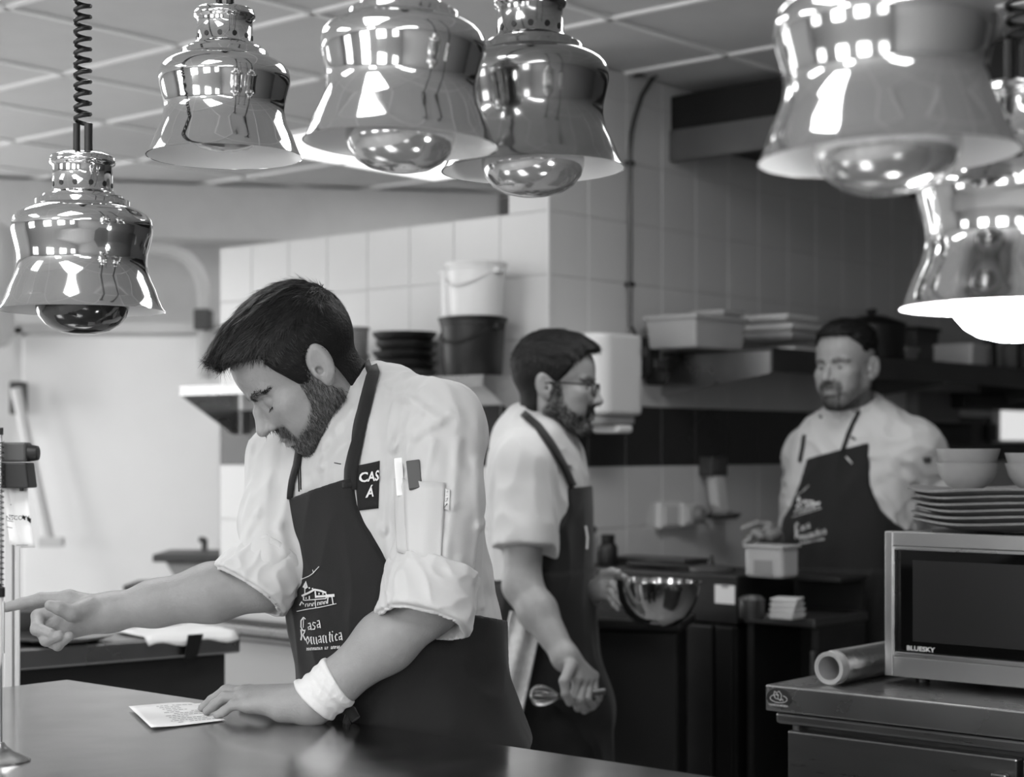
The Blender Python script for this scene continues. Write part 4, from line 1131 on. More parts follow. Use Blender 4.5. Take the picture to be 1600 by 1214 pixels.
def make_head(o, Mx, parent, res, mats, prefix=''):
    """builds head mesh (returned, for joining into the body), hair, beard, brows; Mx maps local to world"""
    R = np.array(Mx.to_3x3()); T = np.array(Mx.translation)
    def tw(v): return v@R.T+T
    f = lambda P: head_sdf(P, o)
    nk = np.array(o.get('neck2', o['neck'])); lo = np.minimum([-.12, -.10, -.16], nk-.08); hi = np.maximum([.14, .10, .15], nk+.08)
    v, q = mesh_sdf(f, lo, hi, res)
    bm_ = beard_mask(v, o); tone = 1-(1-o.get('beardtone', .45))*bm_
    tone *= 1-.35*brow_mask(v)
    lips = np.clip(1-((v[:, 2]+.064)/.011)**2, 0, 1)*(v[:, 0] > .088)*(np.abs(v[:, 1]) < .022)
    tone *= 1-.18*lips
    tone *= 1+.10*np.clip((v[:, 0]-.1)/.01, 0, 1)*(v[:, 2] > -.045)
    # hair cap
    hv, hq = mesh_sdf(lambda P: hair_sdf(P, o), (-.14, -.12, -.10), (.17, .12, .18), res*1.2)
    hair = npmesh(prefix+'hair', tw(hv), hq, mats['hair'], parent, tone=np.ones(len(hv)))
    fl_ = o.get('comb', (-.6, 0, .3))
    def dirh(p, n):
        top = np.clip((p[:, 2]-.045)/.06, 0, 1)[:, None]
        side = np.array([-.35, 0, -1.0]); d = side*(1-top)+np.array(fl_)*top+np.stack([0*p[:, 0], np.sign(p[:, 1])*.25, 0*p[:, 0]], 1)*top
        return d
    sv, sq, st = strands(hv, hq, lambda c, n: (c[:, 2] > -.05)*1.0*(((c[:, 2] > .0)*2.5)+.5), o.get('nh', 9000), dirh, lambda p: np.interp(p[:, 2], [-.04, .02, .08, .12], o.get('hlen', [.004, .008, .026, .03])), o.get('hw', .0009),
                         lambda p, r: r.uniform(.4, 1.9, len(p)), lift=o.get('lift', .14), curl=.10, seed=3, root=-.001)
    hs = npmesh('hair_strands', tw(sv), sq, mats['strand'], hair, tone=st, smooth=False); hs['kind'] = 'stuff'
    nap = lambda c: np.clip((-.022-c[:, 0])/.012, 0, 1)*np.clip((c[:, 2]+o.get('nape', .082))/.03, 0, 1)*(c[:, 2] < .03)
    nv, nq, ntn = strands(v, q, lambda c, n: nap(c), o['nh']//4, dirh, .006, o.get('hw', .0009), lambda p, r: r.uniform(.4, 1.5, len(p)), lift=.1, curl=.1, seed=13)
    tone *= 1-.6*nap(v)
    npmesh('hair_strands', tw(nv), nq, mats['strand'], hair, tone=ntn, smooth=False)['kind'] = 'stuff'
    if o.get('nb', 0):
        def dirb(p, n): return np.array([.25, 0, -1.0])+np.stack([0*p[:, 0], -p[:, 1]*2, 0*p[:, 0]], 1)
        bv_, bq, bt = strands(v, q, lambda c, n: beard_mask(c, o)**1.5, o['nb'], dirb, o.get('blen', .008), o.get('bw', .0007),
                              lambda p, r: np.where(r.rand(len(p)) < o.get('grey', .3), r.uniform(3, 9, len(p)), r.uniform(.6, 2.2, len(p))), lift=.55, curl=.22, seed=5, root=-.0006)
        b = npmesh('beard', tw(bv_), bq, mats['strand'], parent, tone=bt, smooth=False); b['kind'] = 'stuff'
    ev, eq, et = strands(v, q, lambda c, n: brow_mask(c), o.get('ne', 1800), lambda p, n: np.stack([-.4+0*p[:, 0], np.sign(p[:, 1])*1.0, .2+0*p[:, 0]], 1), .009, o.get('hw', .001), lambda p, r: r.uniform(.3, 1.1, len(p)), lift=.12, curl=.08, seed=8)
    b = npmesh('eyebrows', tw(ev), eq, mats['strand'], parent, tone=et, smooth=False)
    if o.get('lids', 'open') == 'down':
        for s_ in (-1, 1):
            c = MB()
            LP = lambda t: Vector((.0745+.0158*math.cos(-1.15+2.4*t)*.94, s_*(.031+.0158*math.sin(-1.15+2.4*t)*.97), .005-.0075-.0012*math.sin(t*PI)))
            pts = [LP(k/10) for k in range(11)]
            c.tube([Mx@p for p in pts], .0012, 6)
            for k in range(16):
                t = k/15; p = LP(t); c.tube([Mx@p, Mx@(p+Vector((.0055, s_*.002*(t-.3), -.0035)))], [.0004, .0001], 4)
            put(c.build('eyelashes', mats['dark']), parent)['kind'] = 'stuff'
    else:
        for s_ in (-1, 1):
            m = MB(); m.lathe([(.0119*math.sin(a), -.0119*math.cos(a)) for a in [PI*k/16 for k in range(17)]], 24, cap0=False, cap1=False)
            g = o.get('gaze', (1, 0, 0)); gv = Vector(g).normalized(); Rq = gv.to_track_quat('Z', 'Y').to_matrix().to_4x4()
            m.xf(Mx@Matrix.Translation((.0757, s_*.0312, .005))@Rq)
            e = put(m.build('eye', mats['eye'], None, smooth=60), parent)
            m = MB(); m.lathe([(.0001, .0124), (.0030, .0122), (.0056, .01075), (.0062, .0102)], 20, cap0=False, cap1=False); m.xf(Mx@Matrix.Translation((.0757, s_*.0312, .005))@Rq)
            put(m.build('iris', mats['dark'], None, smooth=60), e)
    return tw(v), q, tone

def hand_sdf(P, wrist, palm, fingers, k=.010, flat=None):
    """palm: list of (point, radius) knuckle roots; fingers: list of (points, radii)"""
    d = None
    for (pt, r) in palm:
        e = cap(P, wrist[0], pt, wrist[1], r, flat); d = e if d is None else smin(d, e, .016)
    fd = None
    for pts, rs in fingers:
        e = chain(P, pts, rs, .004); fd = e if fd is None else np.minimum(fd, e)
    return smin(d, fd, k)
def torso_fn(st, sd, fd, p=2.3):
    """st: rows (z, X, Y, half side, half front-back) sorted by z"""
    st = np.array(sorted(st), np.float64); sd = np.array(sd, f32); fd = np.array(fd, f32)
    zz = np.linspace(st[0, 0], st[-1, 0], 160)
    from numpy import interp
    cols = [interp(zz, st[:, 0], st[:, i]) for i in range(1, 5)]
    kern = np.hanning(13); kern /= kern.sum()
    cols = [np.convolve(np.pad(c, 6, 'edge'), kern, 'valid') for c in cols]
    z0, z1 = st[0, 0], st[-1, 0]
    def f(P, off=0.0):
        z = P[:, 2]; c = [np.interp(z, zz, q) for q in cols]
        dx = P[:, 0]-c[0]; dy = P[:, 1]-c[1]
        s = dx*sd[0]+dy*sd[1]; t = dx*fd[0]+dy*fd[1]
        a, b = c[2]+off, c[3]+off
        k = (np.abs(s/a)**p+np.abs(t/b)**p)**(1/p)
        d = (k-1)*np.minimum(a, b)
        return smax(d.astype(f32), (np.abs(z-(z0+z1)/2)-(z1-z0)/2-off).astype(f32), .03)
    def loc(P):
        z = P[:, 2]; c = [np.interp(z, zz, q) for q in cols]
        dx = P[:, 0]-c[0]; dy = P[:, 1]-c[1]
        return dx*sd[0]+dy*sd[1], dx*fd[0]+dy*fd[1]
    return f, loc
def frame_to(up_from, fwd, scale=1.0, origin=(0, 0, 0)):
    """matrix with local x = fwd, local z as near as possible to up_from"""
    x = Vector(fwd).normalized(); z = Vector(up_from); y = z.cross(x).normalized(); z = x.cross(y)
    M = Matrix((x*scale, y*scale, z*scale)).transposed().to_4x4(); M.translation = Vector([float(a) for a in origin]); return M

skin = mat('skin', 136, .48, var=.05, vscale=60, bump=.25, bscale=260, sss=.08, vcol=True)
M_hair = mat('dark hair', 20, .6, spec=.2, vcol=True, var=.25, vscale=90, bump=.5, bscale=240, stretch=(.3, 1, 1))
M_strand = mat('hair strand', 30, .5, spec=.25, vcol=True, var=.1)
M_dark = mat('eye dark', 14, .15)
M_eye = mat('eye white', 150, .15)
M_cloth = mat('white twill', 184, .85, var=.015, bump=.12, bscale=900, sheen=.2)
M_apron = mat('black apron cloth', 14, .85, var=.10, vscale=14, bump=.2, bscale=700, sheen=.1)
M_trouser = mat('black trouser cloth', 15, .9, var=.1, bump=.15, bscale=700)
M_shoe = mat('black shoe leather', 16, .4)
MATP = {'hair': M_hair, 'strand': M_strand, 'dark': M_dark, 'eye': M_eye}
M_print = mat('white print', 205, .8)
M_bandage = mat('bandage', 205, .9, var=.03, bump=.3, bscale=500)

def bvh(V_, Q): return BVHTree.FromPolygons([Vector(v) for v in V_.tolist()], Q.tolist())
CAMP = Vector((0, 0, HC))
def throw(bv_, px, py, off=.0015):
    d = Vector(ray(px, py)).normalized(); h = bv_.ray_cast(CAMP, d)
    if h[0] is None: return None
    n = h[1] if h[1].dot(d) < 0 else -h[1]
    return h[0]+n*off
def decal(name, bv_, vs, fs, m, parent, off=.0015, mxe=.02):
    """flat shape given in picture pixels laid onto a surface"""
    pts = [throw(bv_, v[0], v[1], off) for v in vs]; ok = []
    for f in fs:
        if all(pts[i] is not None for i in f):
            if max((pts[f[i]]-pts[f[i-1]]).length for i in range(len(f))) < mxe: ok.append(f)
    if not ok: return None
    mp = {}; v2 = []; f2 = []
    for f in ok:
        g = []
        for i in f:
            if i not in mp: mp[i] = len(v2); v2.append(pts[i])
            g.append(mp[i])
        f2.append(g)
    me = bpy.data.meshes.new(name); me.from_pydata(v2, [], f2); me.update(); me.materials.append(m)
    o = bpy.data.objects.new(name, me); COL.objects.link(o); put(o, parent)
    return o
def stroke(lines_, w):
    """polylines in pixels to thin quads"""
    vs = []; fs = []
    for ln in lines_:
        ww = w
        if isinstance(ln, tuple): ln, ww = ln
        pts = []
        for a, b in zip(ln[:-1], ln[1:]):
            n = max(1, int(math.hypot(b[0]-a[0], b[1]-a[1])/5)); pts += [(a[0]+(b[0]-a[0])*k/n, a[1]+(b[1]-a[1])*k/n) for k in range(n)]
        pts.append(ln[-1]); o = len(vs)
        for i, p in enumerate(pts):
            a = pts[max(0, i-1)]; b = pts[min(len(pts)-1, i+1)]; dx, dy = b[0]-a[0], b[1]-a[1]; l = math.hypot(dx, dy) or 1
            vs += [(p[0]-dy/l*ww/2, p[1]+dx/l*ww/2), (p[0]+dy/l*ww/2, p[1]-dx/l*ww/2)]
        for i in range(len(pts)-1): fs.append((o+2*i, o+2*i+1, o+2*i+3, o+2*i+2))
    return vs, fs
def pxtext(s, size, x, y, sx=1, sy=1, slope=0, shear=0, bold=0):
    vs, fs = textmesh(s, size, shear=shear, offset=bold)
    return [(x+v.x*sx, y-v.y*sy+v.x*sx*slope) for v in vs], fs
def capend(v, q): return v, q
# ================================================================ the bearded cook at the pass
def person(label, loc): return thing('person', label, 'person', loc)
c1 = person('bearded cook bowing his head, one finger pointing left, white jacket and black bib apron', (-.19, 2.87, 0))
inv1 = Matrix.Translation(c1.location).inverted()
sd1 = npa(.66, -.75, 0); fd1 = npa(-.75, -.66, 0)
def zc(py, Y=2.86): return HC+(HY-py)/F*Y
def stn(py, cx, w, d, Y=2.86): p = V(cx, py, Y); return (float(p[2]), float(p[0]), float(p[1]), w, d)
T1 = [stn(590, 575, .06, .05), stn(625, 583, .11, .085), stn(660, 585, .165, .11), stn(700, 585, .192, .122), stn(750, 586, .195, .130), stn(800, 590, .19, .135), stn(850, 599, .185, .141),
      stn(900, 609, .182, .146), stn(950, 616, .180, .146), stn(1000, 621, .175, .142), stn(1050, 628, .170, .139), stn(1100, 636, .176, .141), stn(1150, 645, .186, .146)]
tf1, tl1 = torso_fn(T1, sd1, fd1)
LS = V(686, 668, 2.72); LE = V(672, 945, 2.66); LW = V(487, 1099, 2.665)
RS = V(455, 722, 2.93); RE = V(415, 910, 2.80); RW = V(168, 957, 2.79)
NB = V(572, 640, 2.87)
def ups(P, g=0.0):
    d = cap(P, V(566, 640, 2.87), LS, .066+g, .070+g)
    d = smin(d, cap(P, V(560, 655, 2.86), RS, .062+g, .064+g), .03)
    d = smin(d, ell(P, V(592, 655, 2.90), (.085+g, .085+g, .085+g)), .03)
    return d
# --- body: head, trunk, arms, hands, legs
th = math.radians(41); ps = math.radians(17)
hf = Vector((-math.cos(th)*math.cos(ps), -math.cos(th)*math.sin(ps), -math.sin(th)))
hu_ = Vector((-math.sin(th)*math.cos(ps), -math.sin(th)*math.sin(ps), math.cos(th)))
HS = 1.01
MH = frame_to(hu_, hf, HS, V(480, 581, 2.80))
ni = MH.inverted()@Vector(NB.tolist())
o1 = dict(neck=tuple(ni), lids='down', beard='full', beardtone=.62, nose=1.03, jaw=1.0, jawd=.008,
          hairline=([-.09, -.055, -.03, -.018, .0, .02, .04, .056, .07, .085], [-.062, -.052, -.030, .018, .034, .042, .050, .054, .062, .085]),
          thick=([-.06, 0, .04, .09, .13], [.001, .008, .009, .012, .016]), qz=.088,
          quiff=[((.055, .012, .117), (.095, .012, .112), .020, .014), ((.03, .04, .112), (.080, .042, .098), .018, .012)],
          comb=(1.0, 0, .12), nh=16000, hlen=[.003, .006, .018, .024], hw=.0010, lift=.12, nb=11000, blen=.0095, grey=.55, bw=.0007)
hv_, hq_, ht_ = make_head(o1, MH, c1, .0019, MATP)

def arm_l(P):
    el = LE; d = chain(P, [LS, LS*.5+LE*.5, LE], [.052, .048, .044], .02)
    m = LE*.62+LW*.38; d = smin(d, chain(P, [LE, m, LE*.2+LW*.8, LW], [.044, .046, .034, .028], .02), .02)
    return smin(d, HL(P), .02)
wl_ = npa(*LW)
def W3(px, Y, z): return npa((px-800)/F*Y, Y, z)
ZT = zt
kn = [W3(389, 2.755, ZT+.036), W3(382, 2.73, ZT+.038), W3(380, 2.706, ZT+.034), W3(388, 2.682, ZT+.026)]
def HL(P):
    palm = [(kn[0], .0125), (kn[1], .0130), (kn[2], .0125), (kn[3], .0118), (W3(440, 2.668, ZT+.020), .0165), (W3(440, 2.73, ZT+.024), .017)]
    f = [([kn[0], W3(356, 2.782, ZT+.036), W3(335, 2.793, ZT+.020), W3(322, 2.80, ZT+.009)], [.0105, .0090, .0080, .0066]),
         ([kn[1], W3(352, 2.756, ZT+.038), W3(331, 2.764, ZT+.022), W3(316, 2.768, ZT+.009)], [.0108, .0092, .0082, .0068]),
         ([kn[2], W3(352, 2.726, ZT+.033), W3(336, 2.730, ZT+.020), W3(323, 2.732, ZT+.009)], [.0105, .0090, .0080, .0067]),
         ([kn[3], W3(364, 2.693, ZT+.025), W3(350, 2.698, ZT+.014), W3(339, 2.700, ZT+.0085)], [.0096, .0080, .0072, .0062]),
         ([W3(455, 2.73, ZT+.026), W3(425, 2.79, ZT+.020), W3(398, 2.815, ZT+.014), W3(380, 2.825, ZT+.0105)], [.016, .0125, .0105, .0085])]
    return smax(hand_sdf(P, (LW, .025), palm, f, .008), (ZT+.0008)-P[:, 2], .002)
def HR(P):
    wr = V(172, 957, 2.79)
    k1 = V(108, 935, 2.785); k2 = V(97, 954, 2.775); k3 = V(96, 973, 2.768); k4 = V(103, 989, 2.765)
    palm = [(k1, .0140), (k2, .0140), (k3, .0135), (k4, .0125), (V(128, 965, 2.765), .019)]
    f = [([k1, V(64, 936, 2.785), V(34, 943, 2.785), V(10, 949, 2.783)], [.0125, .0105, .0092, .0080]),
         ([k2, V(60, 963, 2.765), V(58, 983, 2.735), V(80, 990, 2.722)], [.0130, .0115, .0105, .0085]),
         ([k3, V(66, 986, 2.755), V(72, 1000, 2.728), V(93, 993, 2.720)], [.0125, .0110, .0098, .0082]),
         ([k4, V(82, 1003, 2.750), V(90, 1008, 2.735), V(108, 994, 2.722)], [.0115, .0098, .0088, .0076]),
         ([V(140, 950, 2.765), V(112, 958, 2.738), V(92, 950, 2.728), V(78, 946, 2.724)], [.018, .0135, .0108, .0086])]
    return hand_sdf(P, (wr, .023), palm, f, .007)
def arm_r(P):
    d = chain(P, [RS, RS*.5+RE*.5, RE], [.050, .046, .043], .02)
    d = smin(d, chain(P, [RE, RE*.66+RW*.34, RE*.3+RW*.7, RW], [.044, .0465, .036, .0265], .02), .02)
    return smin(d, HR(P), .018)
aL = mesh_sdf(arm_l, np.minimum(LE, W3(310, 2.7, .92))-.08, LS+npa(.09, .16, .09), .0026)
aR = mesh_sdf(arm_r, V(0, 1040, 2.79)-npa(.03, .13, 0), RS+npa(.08, .08, .08), .0024)
footL = npa(-.02, 2.80, 0); footR = npa(-.33, 3.07, 0)
pelv = V(645, 1150, 2.87)
def legs(P, g=0.0):
    d = smin(cap(P, pelv+npa(.08, -.07, -.04), npa(.0, 2.83, .48), .095+g, .068+g), cap(P, npa(.0, 2.83, .48), npa(.0, 2.83, .08), .062+g, .045+g), .03)
    e = smin(cap(P, pelv+npa(-.08, .07, -.04), npa(-.28, 3.06, .48), .095+g, .068+g), cap(P, npa(-.28, 3.06, .48), npa(-.28, 3.08, .08), .062+g, .045+g), .03)
    return smin(d, e, .04)
def trunk(P): return smin(smin(tf1(P, -.016), ups(P, -.014), .04), legs(P, -.012), .04)
bT = mesh_sdf(trunk, (-.55, 2.55, .05), (.25, 3.25, 1.58), .012)
bv0, bq0 = join([(hv_, hq_), aL, aR, bT])
tone = np.ones(len(bv0)); tone[:len(hv_)] = ht_
body1 = npmesh('body', bv0, bq0, skin, c1, tone=tone)

# --- jacket
AX = npa(-.77, -.12, .62); AX /= np.linalg.norm(AX)       # axis of the collar
CC = V(541, 640, 2.84)
def collar(P, g=0.0):
    q = P-CC; a = q@AX; rad = q-a[:, None]*AX; r = np.sqrt((rad*rad).sum(1))
    up = rad@npa(.62, 0, .77)
    R_c = .076+.012*np.clip(up/.08, -1, 1)*-1*0+.10*np.clip(-a, 0, .05)
    sh = np.abs(r-R_c)-.0035
    return smax(sh, np.abs(a-.0)-.036, .004)
def jk_folds(P):
    f = .0017*ridg(P*npa(1, 1, .45), 11, .085)+.0010*wav(P*npa(1, 1, .6), 12, .035)
    return f
def crease(P, pts, r, k): return None
FOLD1 = [([(655, 640), (610, 700), (597, 745)], 2.62), ([(700, 645), (645, 680), (622, 722)], 2.60), ([(715, 690), (706, 790), (697, 872)], 2.62), ([(675, 690), (663, 745)], 2.6),
         ([(550, 640), (508, 690), (482, 735)], 2.76), ([(545, 690), (500, 728), (476, 762)], 2.74), ([(745, 720), (752, 820), (738, 930)], 2.72), ([(600, 760), (596, 830), (606, 870)], 2.64),
         ([(722, 870), (748, 950)], 2.72), ([(425, 740), (410, 800), (385, 850)], 2.85), ([(452, 760), (440, 820), (452, 862)], 2.8), ([(600, 605), (640, 622), (690, 660)], 2.7)]
def sleeveL(P):
    a = LS+npa(.0, .01, 0); b = LE+npa(0, .0, .05)
    return chain(P, [a, a*.5+b*.5+npa(.006, 0, 0), b], [.069, .066, .064], .03)
def sleeveR(P):
    return chain(P, [RS+npa(-.008, 0, .0), RS*.5+RE*.5+npa(-.002, -.01, 0), RE+npa(.01, 0, .035)], [.064, .057, .055], .03)
def jacket(P):
    d = smin(tf1(P, .004), ups(P, .006), .045)
    d = smin(d, sleeveL(P), .022)
    d = smin(d, sleeveR(P), .03)
    # flare of the hem at the back
    s, t = tl1(P)
    d = d-.010*np.clip((1.12-P[:, 2])/.08, 0, 1)*np.clip(-t/.08+.5, 0, 1)
    d = d-jk_folds(P)*np.clip((P[:, 2]-1.0)/.05, 0, 1)
    d = smin(d, cap(P, V(700, 640, 2.67), V(712, 860, 2.66), .003, .003)-.0, .02) if 0 else d
    # explicit folds
    for pts, Y in FOLD1:
        for a, b in zip(pts[:-1], pts[1:]):
            pa, pb = V(a[0], a[1], Y), V(b[0], b[1], Y)
            h = np.clip((P[:, [0, 2]]-pa[[0, 2]])@(pb-pa)[[0, 2]]/float(((pb-pa)[[0, 2]]**2).sum()), 0, 1)
            dd = P[:, [0, 2]]-pa[[0, 2]]-h[:, None]*(pb-pa)[[0, 2]]; r2 = (dd*dd).sum(1)
            d = d-.0058*np.exp(-r2/(2*.0065**2))*(P[:, 1] < 2.87)+.0026*np.exp(-r2/(2*.014**2))*(P[:, 1] < 2.87)
    # neck opening
    q = P-CC; a = q@AX
    d = smax(d, -cap(P, CC-AX*.02, CC+AX*.2, .0725), .006)
    d = smax(d, (1.055+.0*P[:, 0])-P[:, 2], .006)
    # cut the sleeves above the cuffs
    return d
def jacket_all(P): return smin(jacket(P), collar(P), .006)
jv, jq = mesh_sdf(jacket_all, (-.53, 2.52, 1.0), (.12, 3.10, 1.56), .0036)
jac = npmesh('jacket', jv, jq, M_cloth, c1)
bvj = bvh(jv, jq)
# rolled cuffs
def cuffshell(P, a, b, ra, rb, th_, seed, fl=.0):
    ax = (b-a)/np.linalg.norm(b-a); L_ = float(np.linalg.norm(b-a)); q = P-a; h = q@ax
    rad = q-h[:, None]*ax; r = np.sqrt((rad*rad).sum(1)); R_ = ra+(rb-ra)*np.clip(h/L_, 0, 1)+.004*wav(P, seed, .09)+.0022*ridg(P, seed+3, .05)
    outer = r-R_; shell = np.maximum(outer, -(outer+th_+.006))
    e1 = np.abs(h-L_/2)-L_/2
    d = smax(shell, e1, .006)
    # double hem line
    d = smin(d, np.maximum(np.abs(r-(R_-.010))-.0022, np.abs(h-L_*.55)-L_*.5), .003)
    # closed top
    d = smin(d, np.maximum(outer, np.abs(h-.006)-.005), .006)
    return d
cLa, cLb = V(680, 892, 2.665), V(660, 972, 2.63)
cv_1, cq_1 = mesh_sdf(lambda P: cuffshell(P, cLa, cLb, .075, .0755, .004, 21), np.minimum(cLa, cLb)-.095, np.maximum(cLa, cLb)+.095, .003)
npmesh('cuff', cv_1, cq_1, M_cloth, jac)
cRa, cRb = V(432, 862, 2.82), V(388, 924, 2.79)
cv_2, cq_2 = mesh_sdf(lambda P: cuffshell(P, cRa, cRb, .063, .071, .004, 31), np.minimum(cRa, cRb)-.09, np.maximum(cRa, cRb)+.09, .003)
npmesh('cuff', cv_2, cq_2, M_cloth, jac)
# sleeve pocket with pen and thermometer, hem tag
def patch(name, bv_, poly, m, parent, off=.003, n=10, thick=.0015, inv=inv1, ny=None):
    (x0, y0), (x1, y1), (x2, y2), (x3, y3) = poly; vs = []; fs = []; ny = ny or n
    for j in range(ny+1):
        for i in range(n+1):
            g = i/n; f = j/ny
            vs.append(((x0*(1-g)+x1*g)*(1-f)+(x3*(1-g)+x2*g)*f, (y0*(1-g)+y1*g)*(1-f)+(y3*(1-g)+y2*g)*f))
    for j in range(ny):
        for i in range(n): a = j*(n+1)+i; fs.append((a, a+1, a+n+2, a+n+1))
    o = decal(name, bv_, vs, fs, m, parent, off, .06)
    if o: 
        o.data.shade_smooth(); md = o.modifiers.new('s', 'SOLIDIFY'); md.thickness = thick; md.offset = 1
    return o
patch('pen_pocket', bvj, [(617, 748), (633, 748), (638, 868), (622, 862)], M_cloth, jac, .003)
patch('pocket', bvj, [(633, 750), (695, 755), (690, 881), (638, 868)], M_cloth, jac, .0045)
patch('pocket_tag', bvj, [(696, 764), (704, 766), (703, 796), (696, 795)], M_print, jac, .004, 3)
vs, fs = stroke([[(698, 770), (702, 768), (698, 776), (702, 775)], [(698, 781), (702, 780), (701, 785), (698, 785), (698, 781)], [(702, 788), (698, 793), (698, 789)]], .9)
decal('tag_letters', bvj, vs, fs, M_inkd, jac, .0065)
def stickup(name, p0, p1, w, m, off=.006, th_=.008):
    a = throw(bvj, p0[0], p0[1], off); b = throw(bvj, p1[0], p1[1], off); d = (b-a); L_ = d.length; d.normalize()
    x = d.cross(Vector((0, 1, 0))).normalized(); y = x.cross(d)
    Mx = Matrix((x, y, d)).transposed().to_4x4(); Mx.translation = a
    return MB().box(-w/2, w/2, -th_/2, th_/2, 0, L_).xf(Mx).build(name, m, None, .0015)
t1 = stickup('thermometer', (652, 765), (647, 721), .021, M_dgrey, .004)
tag(t1, 'dark grey pen thermometer in the bearded cook\'s sleeve pocket', 'thermometer')
t1 = stickup('folded_paper', (628, 775), (624, 716), .013, M_paper, .003, .003)
tag(t1, 'folded white paper sticking out of the bearded cook\'s sleeve pocket', 'paper')
# collar piping and front placket
def surfline(bv_, pts, r, name, m, parent, off=.001, inv=inv1):
    P_ = []
    for a, b in zip(pts[:-1], pts[1:]):
        n = max(1, int(math.hypot(b[0]-a[0], b[1]-a[1])/6)); P_ += [(a[0]+(b[0]-a[0])*k/n, a[1]+(b[1]-a[1])*k/n) for k in range(n)]
    P_.append(pts[-1]); W_ = [throw(bv_, x, y, off) for x, y in P_]; W_ = [w for w in W_ if w]
    if len(W_) < 2: return
    return put(MB().tube(W_, r, 6).build(name, m, None, smooth=60), parent)
pts = []
for k in range(49):
    a = 2*PI*k/48; e1_ = Vector((.62, 0, .77)); axv = Vector(AX.tolist()); e1_ = (e1_-axv*e1_.dot(axv)).normalized(); e2_ = axv.cross(e1_)
    pts.append(Vector(CC.tolist())+axv*.0365+(e1_*math.cos(a)+e2_*math.sin(a))*.0765)
o = MB().tube(pts[:-1], .0018, 6, closed=True).build('piping', M_apron, None, smooth=60); put(o, jac)
surfline(bvj, [(478, 690), (472, 705), (470, 730), (471, 765)], .0013, 'placket_piping', M_apron, jac)
surfline(bvj, [(474, 690), (469, 708), (467, 735), (468, 768)], .0013, 'placket_piping', M_apron, jac)
# embroidered patch
patch('chest_patch', bvj, [(555, 729), (594, 720), (592, 794), (560, 798)], M_apron, jac, .0025)
for s_, x, y, sz in (('CAS', 563, 754, 21), ('Á', 574, 777, 20)):
    vs, fs = pxtext(s_, sz, x, y, .85, 1, -.12, .12, .5)
    o = decal('embroidery', bvj, vs, fs, M_print, jac, .0052)
surfline(bvj, [(523, 723), (533, 725)], .0008, 'buttonhole', M_dgrey, jac)

# --- trousers and shoes
tv, tq = mesh_sdf(lambda P: smin(smax(tf1(P, -.004), P[:, 2]-1.09, .01), legs(P, .012), .04)-.002*wav(P, 41, .07), (-.55, 2.5, .04), (.25, 3.3, 1.12), .009)
npmesh('trousers', tv, tq, M_trouser, c1)
for fx, fy in ((0.0, 2.83), (-.28, 3.08)):
    b_ = npa(fx, fy, 0)
    v_, q_ = mesh_sdf(lambda P: smax(smin(cap(P, b_+npa(.02, .02, .04), b_+npa(-.14, -.12, .03), .042, .038), cap(P, b_+npa(.0, .0, .05), b_+npa(0, 0, .10), .045, .045), .03), .002-P[:, 2], .004), b_+npa(-.24, -.22, -.01), b_+npa(.1, .1, .16), .008)
    npmesh('shoe', v_, q_, M_shoe, c1)
# --- apron
bibz = [.80, .95, 1.07, 1.12, 1.17, 1.22, 1.27, 1.30]
bibs = [.60, .60, .40, .215, .165, .14, .122, .118]
def apron1(P):
    s, t = tl1(P)
    base = tf1(P, .011)-.006*np.clip((1.14-P[:, 2])/.04, 0, 1)-.0022*ridg(P*npa(1, 1, .5), 51, .12)*1.0-.012*np.clip((1.0-P[:, 2])/.15, 0, 1)
    base = smin(base, smin(tf1(P, .004), ups(P, .006), .045)-.005, .01)
    sh = base
    lim = np.interp(P[:, 2], bibz, bibs).astype(f32)
    sh = smax(sh, (np.abs(s+.012)-lim)*.8, .003)
    sh = smax(sh, -t-np.interp(P[:, 2], [1.04, 1.10], [.3, -.02]).astype(f32), .004)
    top = 1.288+.24*s
    sh = smax(sh, (P[:, 2]-top).astype(f32), .002)
    return smax(sh, .50-P[:, 2], .002)
# skirt part follows the trousers
def apron_low(P):
    s, t = tl1(P)
    base = smin(tf1(P, .014), smax(cap(P, pelv+npa(-.01, -.03, -.05), npa(-.15, 2.93, .5), .15, .17), -P[:, 2]+.5, .02), .06)-.003*ridg(P*npa(1, 1, .2), 52, .10)
    sh = smax(base, .55-P[:, 2], .002); sh = smax(sh, P[:, 2]-1.0, .004)
    return smax(sh, -(P-npa(-.15, 2.93, 0))@fd1-.10, .003)
av, aq = mesh_sdf(lambda P: np.minimum(apron1(P), apron_low(P)), (-.58, 2.5, .5), (.25, 3.3, 1.33), .0042)
apr = npmesh('apron', av, aq, M_apron, c1); bva = bvh(av, aq)
# waist knot and ties
o = MB().tube([V(535, 1108, 2.69), V(548, 1112, 2.672), V(556, 1124, 2.668)], [.006, .010, .008], 10).build('knot', M_apron, None, smooth=60); put(o, apr)
o = MB().tube([V(545, 1114, 2.67), V(541, 1128, 2.667), V(547, 1136, 2.666)], [.005, .006, .004], 8).build('tie', M_apron, None, smooth=60); put(o, apr)
